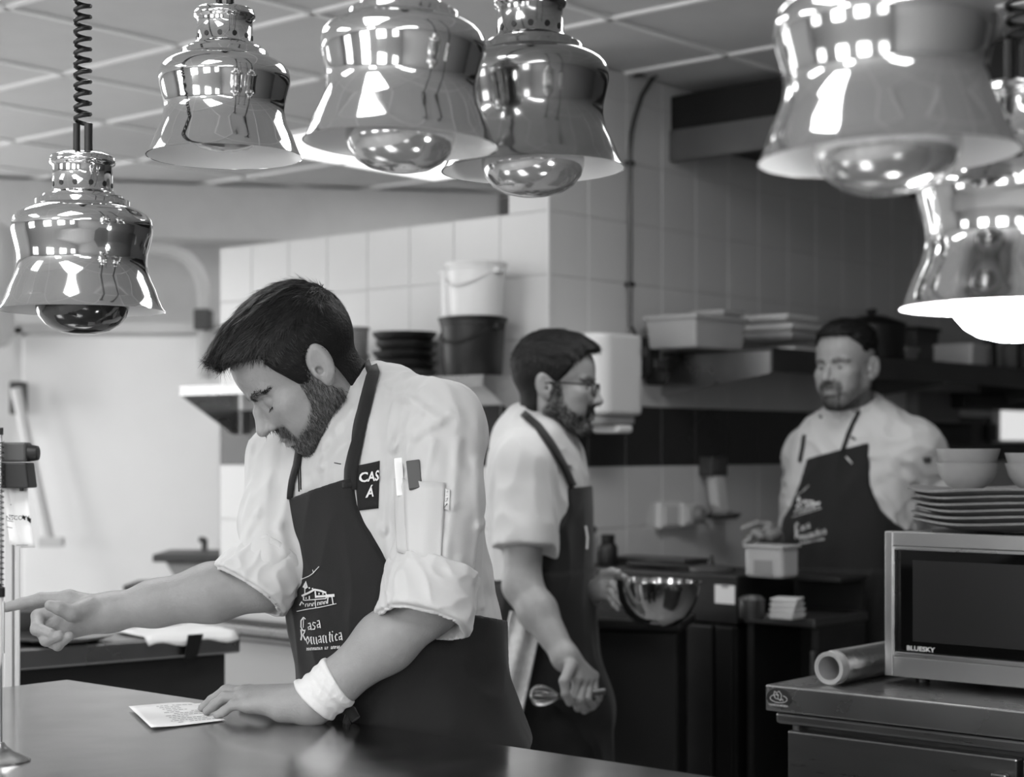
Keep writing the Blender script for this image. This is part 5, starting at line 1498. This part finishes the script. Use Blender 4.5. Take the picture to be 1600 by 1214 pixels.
# neck straps
def strap(bv_, pts, w, name, m, parent, off=.003, inv=inv1, thick=.0025):
    (W_) = []
    P_ = []
    for a, b in zip(pts[:-1], pts[1:]):
        n = max(1, int(math.hypot(b[0]-a[0], b[1]-a[1])/8)); P_ += [(a[0]+(b[0]-a[0])*k/n, a[1]+(b[1]-a[1])*k/n) for k in range(n)]
    P_.append(pts[-1]); vs = []
    for i, p in enumerate(P_):
        a = P_[max(0, i-1)]; b = P_[min(len(P_)-1, i+1)]; dx, dy = b[0]-a[0], b[1]-a[1]; l = math.hypot(dx, dy)
        for g in (-.5, 0, .5): vs.append((p[0]-dy/l*w*g, p[1]+dx/l*w*g))
    fs = []
    for i in range(len(P_)-1):
        for g in (0, 1): a = i*3+g; fs.append((a, a+1, a+4, a+3))
    o = decal(name, bv_, vs, fs, m, parent, off, .08)
    if o:
        o.data.shade_smooth(); md = o.modifiers.new('s', 'SOLIDIFY'); md.thickness = thick; md.offset = 1
    return o
strap(bvj, [(550, 765), (551, 735), (558, 700), (566, 660), (576, 620), (584, 585), (577, 566), (568, 560)], 19, 'neck_strap', M_apron, apr)
strap(bvj, [(453, 782), (458, 755), (466, 728), (471, 700)], 9, 'neck_strap', M_apron, apr)
patch('strap_patch', bva, [(536, 730), (560, 730), (560, 762), (536, 762)], M_apron, apr, .002, 4)
# print on the apron
def house_print(bv_, parent, mapf, inv, wscale=1.0):
    L1 = [([(462, 910), (472, 905), (484, 900), (490, 896), (500, 885)], 1.1), ([(466, 897), (473, 904)], 1.1), ([(491, 894), (490, 890)], .9),
          ([(478, 928), (478, 918)], 1.3), ([(476, 918), (480, 909), (481, 917), (477, 919)], 4.0), 
          ([(473, 931), (484, 926), (493, 921), (503, 923), (511, 926)], 3.0), ([(476, 938), (476, 932)], 2), ([(494, 923), (495, 934)], 2.2), ([(511, 927), (511, 935)], 1.6),
          ([(477, 938), (511, 935)], 1.4), ([(496, 932), (512, 931)], 3.2), ([(480, 933), (480, 936)], 1.6), ([(485, 931), (485, 936)], 1.6), ([(500, 926), (500, 929)], 1.8), ([(506, 926), (506, 929)], 1.8),
          ([(512, 931), (524, 930)], 4.5), ([(514, 931), (513, 943)], 1.8), ([(520, 932), (522, 944)], 1.6), ([(465, 955), (480, 952), (500, 949), (527, 943)], 1.1),
          ([(479, 948), (479, 944), (482, 943), (483, 948)], 1.3), ([(485, 947), (485, 943), (488, 943), (489, 947)], 1.3), ([(490, 947), (491, 942), (494, 942), (494, 946)], 1.3),
          ([(498, 946), (498, 941), (501, 941), (501, 945)], 1.3), ([(503, 945), (503, 940), (506, 940), (506, 944)], 1.3), ([(508, 944), (508, 940), (511, 939), (511, 943)], 1.3),
          ([(494, 937), (495, 950)], 1.0), ([(470, 946), (473, 940), (476, 944)], 2.2), ([(484, 919), (486, 918)], 2.5), ([(489, 920), (491, 919)], 2.2)]
    vs, fs = stroke(L1, 1.2)
    o = decal('print_house', bv_, [mapf(v) for v in vs], fs, M_print, parent, .002)
    out = []
    # blackletter-like lettering drawn with broad pen strokes
    def C_(x, y, h): return [([(x+4, y-h), (x, y-h*.75), (x, y-h*.3), (x+3, y-1), (x+7, y-2)], 2.0), ([(x+4, y-h), (x+7, y-h*.85)], 1.4), ([(x+4, y-h*.9), (x+3.5, y-h*.25)], 1.3)]
    def a_(x, y, h): return [([(x, y-h*.9), (x+3, y-h), (x+4, y-h*.6), (x+5, y)], 1.6), ([(x+4, y-h*.55), (x, y-h*.4), (x+1, y-.5), (x+4, y-h*.2)], 1.5)]
    def s_(x, y, h): return [([(x+5, y-h*.9), (x+1, y-h), (x, y-h*.65), (x+4, y-h*.4), (x+3, y-.5), (x-.5, y)], 1.6)]
    def n_(x, y, h, k=2): 
        r = []
        for i in range(k): r += [([(x+i*4.2, y-h*.95), (x+i*4.2+1, y-h*.2), (x+i*4.2+2.2, y)], 1.8)]
        return r+[([(x, y-h*.8), (x+2, y-h)], 1.2)]
    def o_(x, y, h): return [([(x+2.5, y-h), (x, y-h*.55), (x+2.5, y), (x+5, y-h*.45), (x+2.5, y-h)], 1.7)]
    def R_l(x, y, h): return [([(x, y-h), (x+1, y-h*.4), (x, y)], 2.2), ([(x+2, y-h), (x+6, y-h*.8), (x+3, y-h*.5)], 1.8), ([(x+3, y-h*.5), (x+7, y)], 2.0)]
    def t_(x, y, h): return [([(x+1.5, y-h*1.35), (x+1.5, y-h*.2), (x+3, y)], 1.7), ([(x, y-h*.95), (x+3.5, y-h)], 1.2)]
    def i_(x, y, h): return [([(x, y-h*.95), (x+.8, y-h*.2), (x+2, y)], 1.8), ([(x+.5, y-h*1.35), (x+1.2, y-h*1.2)], 1.4)]
    def c_(x, y, h): return [([(x+4, y-h*.85), (x+2, y-h), (x, y-h*.6), (x+1.5, y-.5), (x+4, y-h*.15)], 1.6)]
    for (fn, x, y, h) in ((C_, 472, 986, 22), (a_, 483, 984, 11), (s_, 490, 983, 11), (a_, 497, 981, 12)): out += fn(x, y, h)
    out += R_l(472, 1000, 17)+o_(480, 1006, 12)+n_(487, 1006, 12, 3)+a_(499, 1004, 11)+n_(506, 1004, 12)+t_(515, 1003, 12)+i_(520, 1002, 12)+c_(525, 1001, 11)+a_(531, 1000, 12)
    rr_ = random.Random(4)
    for k in range(17):
        x = 481+k*3.15
        if k in (8, 11): continue
        y = 1016-.12*(x-481)*.5
        out += [([(x, y), (x+.3, y-4.5)], .9), ([(x+.2, y-4.3+rr_.choice([0, 2, 4])), (x+1.8, y-4+rr_.choice([0, 2, 4]))], .7), ([(x+1.8, y), (x+1.9, y-4.2)], .7 if rr_.random() < .6 else .1)]
    vs, fs = stroke(out, 1.5)
    o2 = decal('print_lettering', bv_, [mapf(v) for v in vs], fs, M_print, parent, .002)
house_print(bva, apr, lambda v: (v[0], v[1]), inv1)
# wrist bandage
bA = LW*.99+LE*.01; bB = LW*.76+LE*.24; bax = (bB-bA)/np.linalg.norm(bB-bA); bL = float(np.linalg.norm(bB-bA))
def band(P):
    q = P-bA; h = q@bax; rad = q-h[:, None]*bax; r = np.sqrt((rad*rad).sum(1)); R_ = .0410+.006*np.clip(h/bL, 0, 1)
    R_ = R_+.0014*np.sin(h/bL*20+1.2*rad[:, 2]/.03)+.0006*ridg(P, 61, .03)
    return smax(arm_l(P)-.0032-.0010*np.sin(h/bL*20+1.2*rad[:, 2]/.03)-.0006*ridg(P, 61, .03), np.abs(h-bL/2)-bL/2-.004*np.sin(rad[:, 2]/.02), .003)
v_, q_ = mesh_sdf(band, np.minimum(bA, bB)-.06, np.maximum(bA, bB)+.06, .0022)
npmesh('wrist_bandage', v_, q_, M_bandage, c1)
# ================================================================ the cook in glasses, walking right with a bowl
c2 = person('cook in black-framed glasses and short white sleeves, seen from the side holding a whisk', (.06, 4.40, 0))
sd2 = npa(.20, .98, 0); fd2 = npa(.98, -.20, 0)
def stn2(py, cx, w, d): return stn(py, cx, w, d, 4.40)
T2 = [stn2(640, 838, .06, .055), stn2(668, 838, .12, .085), stn2(700, 838, .172, .112), stn2(740, 840, .188, .122), stn2(800, 843, .186, .122), stn2(850, 845, .180, .120), stn2(900, 845, .175, .120),
      stn2(960, 846, .170, .122), stn2(1020, 848, .170, .126), stn2(1080, 850, .176, .13)]
tf2, tl2 = torso_fn(T2, sd2, fd2)
S2 = V(822, 722, 4.24); E2 = V(816, 915, 4.17); Wr2 = V(884, 1028, 4.06)
L2s = V(858, 722, 4.56); L2e = V(880, 890, 4.62); L2w = V(925, 925, 4.38)
def ups2(P, g=0.):
    d = cap(P, V(845, 668, 4.40), S2, .062+g, .066+g)
    d = smin(d, cap(P, V(845, 668, 4.40), L2s, .062+g, .064+g), .03)
    return smin(d, ell(P, V(818, 690, 4.42), (.075+g, .10+g, .08+g)), .03)
f2 = Vector((.985, -.20, -.05)); u2 = Vector((.07, 0, 1))
MH2 = frame_to(u2, f2, 1.03, V(866, 608, 4.36))
NB2 = MH2.inverted()@Vector(V(838, 676, 4.40).tolist())
o2_ = dict(neck=tuple(NB2), beard='moustache', beardtone=.4, nose=1.0, gaze=(1, .0, -.2),
           hairline=([-.09, -.055, -.03, -.018, .0, .02, .04, .056, .07, .085], [-.062, -.052, -.030, .012, .020, .028, .046, .056, .070, .085]),
           thick=([-.06, 0, .04, .09, .13], [.001, .002, .005, .012, .016]), qz=.095, quiff=[((.05, .01, .112), (.086, .01, .100), .020, .016)],
           comb=(1, 0, .2), nh=7000, hlen=[.003, .006, .014, .018], hw=.0018, nb=7000, blen=.006, grey=.02, bw=.0016, ne=400)
h2 = make_head(o2_, MH2, c2, .0028, MATP)
hd2 = [Wr2+npa(.012, -.02, -.05), ]
def hand2(P):
    k = [V(902, 1062, 4.03), V(912, 1063, 4.05), V(921, 1060, 4.07), V(928, 1056, 4.09)]
    palm = [(k[0], .0135), (k[1], .0135), (k[2], .013), (k[3], .012)]
    f = [([k[0], V(896, 1090, 4.01), V(903, 1106, 4.02), V(915, 1108, 4.04)], [.0105, .0096, .0086, .0075]),
         ([k[1], V(906, 1094, 4.01), V(913, 1110, 4.03), V(924, 1106, 4.06)], [.0105, .0096, .0086, .0075]),
         ([k[2], V(918, 1092, 4.03), V(926, 1104, 4.05), V(933, 1098, 4.08)], [.0102, .0090, .0082, .0072]),
         ([k[3], V(930, 1082, 4.06), V(936, 1092, 4.07), V(938, 1088, 4.10)], [.0095, .0084, .0076, .0067]),
         ([V(893, 1040, 4.02), V(882, 1064, 3.99), V(884, 1084, 3.985), V(890, 1098, 3.99)], [.015, .0125, .0105, .009])]
    return hand_sdf(P, (Wr2, .025), palm, f, .008)
def arm2(P):
    d = chain(P, [S2, E2], [.052, .046], .02); m = E2*.64+Wr2*.36
    d = smin(d, chain(P, [E2, m, Wr2], [.046, .046, .028], .02), .02); return smin(d, hand2(P), .02)
def hand2b(P):
    k = [V(944, 908, 4.27), V(946, 915, 4.25), V(947, 921, 4.25), V(946, 928, 4.26)]
    palm = [(q, .0135) for q in k]
    f = [([k[0], V(956, 901, 4.24), V(968, 899, 4.22), V(976, 902, 4.21)], [.011, .010, .009, .008]),
         ([k[1], V(958, 912, 4.21), V(966, 920, 4.20), V(972, 928, 4.19)], [.011, .010, .009, .008]),
         ([k[2], V(957, 924, 4.21), V(963, 934, 4.205), V(970, 942, 4.20)], [.011, .010, .009, .008]),
         ([k[3], V(955, 934, 4.22), V(960, 944, 4.215), V(966, 951, 4.21)], [.010, .009, .008, .007]),
         ([V(935, 910, 4.29), V(944, 897, 4.26), V(956, 893, 4.23), V(966, 894, 4.20)], [.014, .012, .0105, .0085])]
    return hand_sdf(P, (L2w, .025), palm, f, .008)
def arm2b(P):
    d = chain(P, [L2s, L2e], [.05, .045], .02); return smin(smin(d, cap(P, L2e, L2w, .044, .027), .02), hand2b(P), .02)
a2 = mesh_sdf(arm2, V(770, 1130, 4.2)-npa(.03, .3, 0), S2+npa(.22, .1, .08), .0038)
a2b = mesh_sdf(arm2b, V(840, 980, 4.3)-npa(.03, .2, 0), L2s+npa(.28, .15, .08), .0038)
pv2 = V(850, 1085, 4.40)
def legs2(P, g=0.):
    d = smin(cap(P, pv2+npa(-.02, -.085, -.04), npa(.18, 4.30, .48), .095+g, .066+g), cap(P, npa(.18, 4.30, .48), npa(.16, 4.30, .08), .060+g, .044+g), .03)
    e = smin(cap(P, pv2+npa(-.0, .085, -.04), npa(.02, 4.48, .48), .095+g, .066+g), cap(P, npa(.02, 4.48, .48), npa(-.12, 4.50, .09), .060+g, .044+g), .03)
    return smin(d, e, .04)
bt2 = mesh_sdf(lambda P: smin(smin(tf2(P, -.014), ups2(P, -.012), .03), legs2(P, -.012), .03), (-.35, 4.05, .05), (.42, 4.8, 1.48), .014)
v_, q_ = join([h2[:2], a2, a2b, bt2]); tn = np.ones(len(v_)); tn[:len(h2[0])] = h2[2]
npmesh('body', v_, q_, skin, c2, tone=tn)
# shirt with short sleeves and pointed collar
ax2 = npa(.35, -.05, 1); ax2 /= np.linalg.norm(ax2); cc2 = V(852, 672, 4.39)
def shirt2(P):
    d = smin(tf2(P, .004), ups2(P, .006), .03)
    hem = S2*.30+E2*.70
    sl = cap(P, S2, hem, .070, .078); axs = (E2-S2)/np.linalg.norm(E2-S2)
    sl = smax(sl, (P-S2)@axs-float(np.linalg.norm(hem-S2)), .008)
    d = smin(d, sl, .025)
    h3 = L2s*.3+L2e*.7; d = smin(d, cap(P, L2s, h3, .068, .074), .03)
    d = d-.0030*ridg(P*npa(1, 1, .5), 71, .10)
    q = P-cc2; a = q@ax2; rad = q-a[:, None]*ax2; r = np.sqrt((rad*rad).sum(1))
    d = smin(d, smax(np.abs(r-(.070+.2*np.clip(-a, 0, .1)))-.004, np.abs(a)-.03, .004), .008)
    d = smax(d, -cap(P, cc2-ax2*.02, cc2+ax2*.2, .065), .006)
    return smax(d, 1.02-P[:, 2], .006)
v_, q_ = mesh_sdf(shirt2, (-.35, 4.05, .98), (.45, 4.82, 1.5), .0055)
sh2 = npmesh('shirt', v_, q_, M_cloth, c2); bs2 = bvh(v_, q_)
cl = MB().add([tuple(V(*p)) for p in ((862, 682, 4.24), (884, 700, 4.25), (904, 722, 4.27), (886, 727, 4.25), (868, 706, 4.235))], [(0, 1, 2, 3, 4)]).build('collar_flap', M_cloth, None, solid=.004); put(cl, sh2)
# trousers, shoes, apron
v_, q_ = mesh_sdf(lambda P: smin(smax(tf2(P, .008), P[:, 2]-1.03, .01), legs2(P, .012), .04)-.003*wav(P, 42, .08), (-.35, 4.0, .04), (.45, 4.85, 1.06), .010)
npmesh('trousers', v_, q_, M_trouser, c2)
for fx, fy in ((.16, 4.30), (-.12, 4.50)):
    b_ = npa(fx, fy, 0)
    v_, q_ = mesh_sdf(lambda P: smax(smin(cap(P, b_+npa(-.02, 0, .04), b_+npa(.18, -.03, .03), .042, .038), cap(P, b_+npa(0, 0, .05), b_+npa(0, 0, .10), .045, .045), .03), .002-P[:, 2], .004), b_+npa(-.1, -.1, -.01), b_+npa(.26, .1, .16), .010)
    npmesh('shoe', v_, q_, M_shoe, c2)
def apron2(P):
    s, t = tl2(P)
    b = smin(tf2(P, .011), ups2(P, .010)+.004, .02); lw = smax(smin(tf2(P, .016), cap(P, pv2+npa(.03, 0, -.05), npa(.08, 4.40, .55), .155, .19), .05), P[:, 2]-1.05, .01)
    b = np.minimum(b, lw)-.003*ridg(P*npa(1, 1, .4), 53, .12)
    lim = np.interp(P[:, 2], [.98, 1.03, 1.08, 1.14, 1.20, 1.26], [-.20, -.05, .02, .055, .075, .085]).astype(f32)
    b = smax(b, (lim-t)*.8, .003); b = smax(b, np.abs(s)-np.interp(P[:, 2], [1.05, 1.1, 1.2, 1.27], [.4, .2, .14, .13]).astype(f32), .003)
    b = smax(b, P[:, 2]-1.262, .003); return smax(b, .48-P[:, 2], .003)
v_, q_ = mesh_sdf(apron2, (-.3, 3.95, .45), (.42, 4.82, 1.3), .0065)
ap2 = npmesh('apron', v_, q_, M_apron, c2); ba2 = bvh(v_, q_)
strap(bs2, [(818, 648), (840, 668), (862, 700), (880, 730), (893, 760)], 11, 'neck_strap', M_apron, ap2, thick=.004)
o = MB().tube([V(915, 822, 4.29), V(918, 840, 4.285), V(917, 858, 4.28)], .003, 6).build('print', M_print, None); put(o, ap2)
# glasses (worn: their own thing)
gl = thing('glasses', 'black-framed glasses worn by the cook in short sleeves', 'glasses', MH2@Vector((.09, 0, .005)))
def G(x, y, z): return MH2@Vector((x, y, z))
m = MB()
for s_ in (-1, 1):
    pts = []
    for k in range(20):
        a = 2*PI*k/20; pts.append(G(.106-.10*abs(.031*s_+.024*math.cos(a))**1.2*.6, s_*.032+.0235*math.cos(a), .002+.0165*math.copysign(abs(math.sin(a))**.8, math.sin(a))))
    m.tube(pts, .0022, 6, closed=True)
m.tube([G(.106, -.010, .007), G(.110, 0, .009), G(.106, .010, .007)], .0022, 6)
put(m.build('frame', M_black, None, smooth=60), gl)
for s_ in (-1, 1):
    put(MB().tube([G(.100, s_*.056, .010), G(.092, s_*.074, .012), G(.02, s_*.080, .014), (G(-.012, s_*.084, .010))], .0024, 6).build('temple', M_black, None, smooth=60), gl)
M_lens = mat('lens glass', 230, .03, trans=1.0, alpha=.25)
for s_ in (-1, 1):
    put(MB().add([G(.1045-.10*abs(.031*s_+.022*math.cos(2*PI*k/20))**1.2*.6, s_*.032+.022*math.cos(2*PI*k/20), .002+.015*math.sin(2*PI*k/20)) for k in range(20)], [tuple(range(20))]).build('lens', M_lens, None), gl)
# towel at the waist
tw = thing('towel', 'white waffle towel hanging from the waist of the cook in glasses', 'towel', V(815, 965, 4.20))
poly = [(798, 955), (848, 962), (806, 1162), (760, 1152)]
vs = []; fs = []; n, ny = 14, 26
for j in range(ny+1):
    for i in range(n+1):
        g = i/n; f = j/ny
        px = (poly[0][0]*(1-g)+poly[1][0]*g)*(1-f)+(poly[3][0]*(1-g)+poly[2][0]*g)*f
        py = (poly[0][1]*(1-g)+poly[1][1]*g)*(1-f)+(poly[3][1]*(1-g)+poly[2][1]*g)*f
        p = V(px, py, 4.195+.012*math.sin(g*9+f*2)+.004*math.sin(f*14)-.02*f)-np.array(V(815, 965, 4.20)); vs.append(tuple(float(a) for a in p))
for j in range(ny):
    for i in range(n): a = j*(n+1)+i; fs.append((a, a+1, a+n+2, a+n+1))
M_towel = mat('waffle towel', 190, .95, var=.12, vscale=70, bump=.9, bscale=160)
MB().add(vs, fs).build('fabric', M_towel, tw, solid=.006, smooth=60)
# whisk in the right hand
wk = thing('whisk', 'steel wire whisk in the hand of the cook in glasses', 'whisk', V(905, 1088, 4.045))
A_ = Vector(V(945, 1080, 4.06))-wk.location; B_ = Vector(V(874, 1088, 4.04))-wk.location; T_ = Vector(V(829, 1086, 4.03))-wk.location
MB().tube([A_, B_], [.0085, .007], 12).build('handle', M_steel_dark, wk, smooth=60)
ax_ = (T_-B_).normalized(); L_ = (T_-B_).length; e1_ = ax_.cross(Vector((0, 1, 0))).normalized(); e2_ = ax_.cross(e1_)
m = MB()
for k in range(7):
    a = PI*k/7; dr = e1_*math.cos(a)+e2_*math.sin(a)
    pts = [B_+ax_*(L_*(.5-.5*math.cos(PI*min(t, 2-t))))*1.0+dr*(.028*math.sin(PI*min(t, 2-t)*1.0)**.75*(1 if t < 1 else -1) if 0 < t < 2 else 0) for t in [0]]
    lp = []
    for j in range(25):
        t = j/24*2*PI; u = .5-.5*math.cos(t); r_ = .030*math.sin(t)*(.35+.65*u)*1.1
        lp.append(B_+ax_*(L_*u)+dr*r_)
    m.tube(lp, .0012, 5)
m.build('wires', M_steel, wk, smooth=60)

# ================================================================ the cook at the right, hand raised
c3 = person('broad bearded cook at the right with logo apron, looking left', (1.03, 5.18, 0))
sd3 = npa(.80, -.60, 0); fd3 = npa(-.60, -.80, 0)
def stn3(py, cx, w, d): return stn(py, cx, w, d, 5.2)
T3 = [stn3(622, 1338, .06, .06), stn3(650, 1338, .13, .09), stn3(680, 1339, .19, .12), stn3(720, 1338, .208, .135), stn3(780, 1334, .205, .15), stn3(840, 1330, .20, .162), stn3(900, 1332, .198, .164), stn3(960, 1338, .190, .155), stn3(1010, 1342, .185, .145), stn3(1050, 1344, .19, .15)]
tf3, tl3 = torso_fn(T3, sd3, fd3)
S3 = V(1432, 700, 5.08); E3 = V(1500, 828, 5.22); H3 = V(1440, 890, 5.42)
R3 = V(1262, 706, 5.34); RE3 = V(1247, 838, 5.44); RW3 = V(1214, 843, 5.24)
def ups3(P, g=0.):
    d = cap(P, V(1340, 655, 5.2), S3, .068+g, .070+g); d = smin(d, cap(P, V(1335, 655, 5.2), R3, .064+g, .066+g), .03)
    return smin(d, ell(P, V(1352, 665, 5.24), (.09+g, .09+g, .08+g)), .03)
f3 = Vector((-.69, -.72, -.03)); MH3 = frame_to(Vector((-.02, 0, 1)), f3, 1.03, V(1324, 578, 5.12))
NB3 = MH3.inverted()@Vector(V(1337, 650, 5.2).tolist())
o3 = dict(neck=tuple(NB3), beard='goatee', beardtone=.5, nose=1.0, gaze=(1, -.1, -.05), jaw=1.06,
          hairline=([-.09, -.055, -.03, -.018, .0, .02, .04, .056, .07, .085], [-.062, -.052, -.032, .002, .006, .010, .024, .036, .048, .066]),
          thick=([-.06, 0, .045, .065, .09, .13], [-.004, -.004, -.003, .003, .010, .017]), qz=.098, quiff=[((.04, .01, .120), (.080, .01, .118), .016, .012)],
          comb=(-.6, .6, .3), nh=5000, hlen=[.001, .002, .014, .022], hw=.0014, nb=2600, blen=.007, grey=.08, bw=.0011, ne=400)
h3 = make_head(o3, MH3, c3, .0030, MATP)
def hand3(P):
    k = [V(1200, 822, 5.180), V(1198, 832, 5.160), V(1199, 842, 5.150), V(1203, 851, 5.160)]
    palm = [(q, .016) for q in k]
    f = [([k[0], V(1183, 818, 5.150), V(1172, 822, 5.130), V(1162, 826, 5.120)], [.0115, .0105, .0095, .0085]),
         ([k[1], V(1182, 832, 5.120), V(1172, 842, 5.100), V(1164, 848, 5.100)], [.0118, .0105, .0095, .0085]),
         ([k[2], V(1186, 846, 5.110), V(1178, 857, 5.090), V(1186, 866, 5.090)], [.0115, .0105, .0095, .0085]),
         ([k[3], V(1192, 857, 5.120), V(1190, 866, 5.100), V(1198, 868, 5.100)], [.0105, .0095, .0085, .0078]),
         ([V(1214, 835, 5.190), V(1200, 842, 5.110), V(1188, 838, 5.080), V(1178, 832, 5.080)], [.016, .013, .011, .009])]
    return hand_sdf(P, (RW3, .026), palm, f, .008)
def arm3(P): return smin(smin(chain(P, [R3, RE3, RW3], [.054, .05, .031], .02), hand3(P), .02), chain(P, [S3, E3, H3], [.056, .05, .036], .02), .001)
a3 = mesh_sdf(arm3, (.62, 4.85, .98), (1.50, 5.55, 1.45), .0042)
pv3 = V(1344, 1040, 5.2)
def legs3(P, g=0.):
    d = smin(cap(P, pv3+npa(.09, -.06, -.06), npa(1.16, 5.06, .48), .10+g, .072+g), cap(P, npa(1.16, 5.06, .48), npa(1.16, 5.08, .08), .066+g, .048+g), .03)
    e = smin(cap(P, pv3+npa(-.09, .06, -.06), npa(.96, 5.26, .48), .10+g, .072+g), cap(P, npa(.96, 5.26, .48), npa(.95, 5.28, .08), .066+g, .048+g), .03)
    return smin(d, e, .04)
bt3 = mesh_sdf(lambda P: smin(smin(tf3(P, -.014), ups3(P, -.012), .03), legs3(P, -.012), .03), (.7, 4.8, .05), (1.4, 5.6, 1.55), .015)
v_, q_ = join([h3[:2], a3, bt3]); tn = np.ones(len(v_)); tn[:len(h3[0])] = h3[2]
npmesh('body', v_, q_, skin, c3, tone=tn)
ax3 = npa(-.25, -.3, 1); ax3 /= np.linalg.norm(ax3); cc3 = V(1330, 641, 5.17)
def jack3(P):
    d = smin(tf3(P, .005), ups3(P, .006), .04)
    d = smin(d, chain(P, [S3, S3*.5+E3*.5, E3, E3*.4+H3*.6], [.078, .085, .075, .06], .03), .03)
    d = smin(d, chain(P, [R3, RE3*.85+R3*.15], [.070, .066], .03), .03)
    d = d-.0045*ridg(P*npa(.8, .8, 1.1), 81, .13)-.002*wav(P, 82, .05)
    q = P-cc3; a = q@ax3; rad = q-a[:, None]*ax3; r = np.sqrt((rad*rad).sum(1))
    d = smin(d, smax(np.abs(r-(.078+.3*np.clip(-a, 0, .1)))-.004, np.abs(a)-.028, .004), .010)
    d = smax(d, -cap(P, cc3-ax3*.02, cc3+ax3*.2, .073), .006)
    d = smax(d, -cap(P, cc3+npa(-.05, -.068, .03), cc3+npa(-.055, -.08, -.03), .012, .003), .004)
    return smax(d, .98-P[:, 2], .006)
v_, q_ = mesh_sdf(jack3, (.62, 4.8, .96), (1.58, 5.62, 1.54), .0065)
j3 = npmesh('jacket', v_, q_, M_cloth, c3); bj3 = bvh(v_, q_)
v_, q_ = mesh_sdf(lambda P: smin(smax(tf3(P, .006), P[:, 2]-.98, .01), legs3(P, .012), .04), (.65, 4.75, .04), (1.5, 5.65, 1.0), .012)
npmesh('trousers', v_, q_, M_trouser, c3)
for fx, fy in ((1.16, 5.08), (.95, 5.28)):
    b_ = npa(fx, fy, 0)
    v_, q_ = mesh_sdf(lambda P: smax(smin(cap(P, b_+npa(.02, .02, .04), b_+npa(-.10, -.14, .03), .042, .038), cap(P, b_+npa(0, 0, .05), b_+npa(0, 0, .10), .045, .045), .03), .002-P[:, 2], .004), b_+npa(-.2, -.24, -.01), b_+npa(.1, .1, .16), .012)
    npmesh('shoe', v_, q_, M_shoe, c3)
def apron3(P):
    s, t = tl3(P)
    b = smin(tf3(P, .013), ups3(P, .010)+.004, .02); lw = smax(smin(tf3(P, .018), cap(P, pv3+npa(0, 0, -.05), npa(1.04, 5.15, .5), .19, .22), .05), P[:, 2]-1.0, .01)
    b = np.minimum(b, lw)-.003*ridg(P*npa(1, 1, .4), 54, .13)
    lim = np.interp(P[:, 2], [1.02, 1.08, 1.12, 1.18, 1.25, 1.33, 1.37], [.5, .34, .20, .145, .115, .10, .095]).astype(f32)
    b = smax(b, (np.abs(s+.0)-lim)*.8, .003); b = smax(b, -t-np.interp(P[:, 2], [1.0, 1.08], [.06, -.02]).astype(f32), .004)
    b = smax(b, P[:, 2]-(1.352+.25*s), .003); return smax(b, .45-P[:, 2], .003)
v_, q_ = mesh_sdf(apron3, (.68, 4.7, .42), (1.45, 5.6, 1.42), .0072)
ap3 = npmesh('apron', v_, q_, M_apron, c3); ba3 = bvh(v_, q_)
strap(bj3, [(1316, 708), (1326, 680), (1338, 650), (1346, 634)], 6, 'neck_strap', M_apron, ap3, thick=.003)
strap(bj3, [(1251, 722), (1255, 700), (1258, 680)], 5, 'neck_strap', M_apron, ap3, thick=.003)
def map3(v):
    x, y = v[0], v[1]; k = .74
    return (1236+(x-462)*k, 762+(y-890)*.66-(x-495)*.10+((4 if y > 960 else 0)))
house_print(ba3, ap3, map3, None)
patch('sleeve_logo', bj3, [(1441, 714), (1453, 713), (1454, 722), (1443, 723)], M_dgrey, j3, .004, 3)
surfline(bj3, [(1330, 683), (1337, 687)], .004, 'chest_button', M_dgrey, j3)
surfline(bj3, [(1281, 650), (1284, 653)], .004, 'collar_button', M_dgrey, j3)
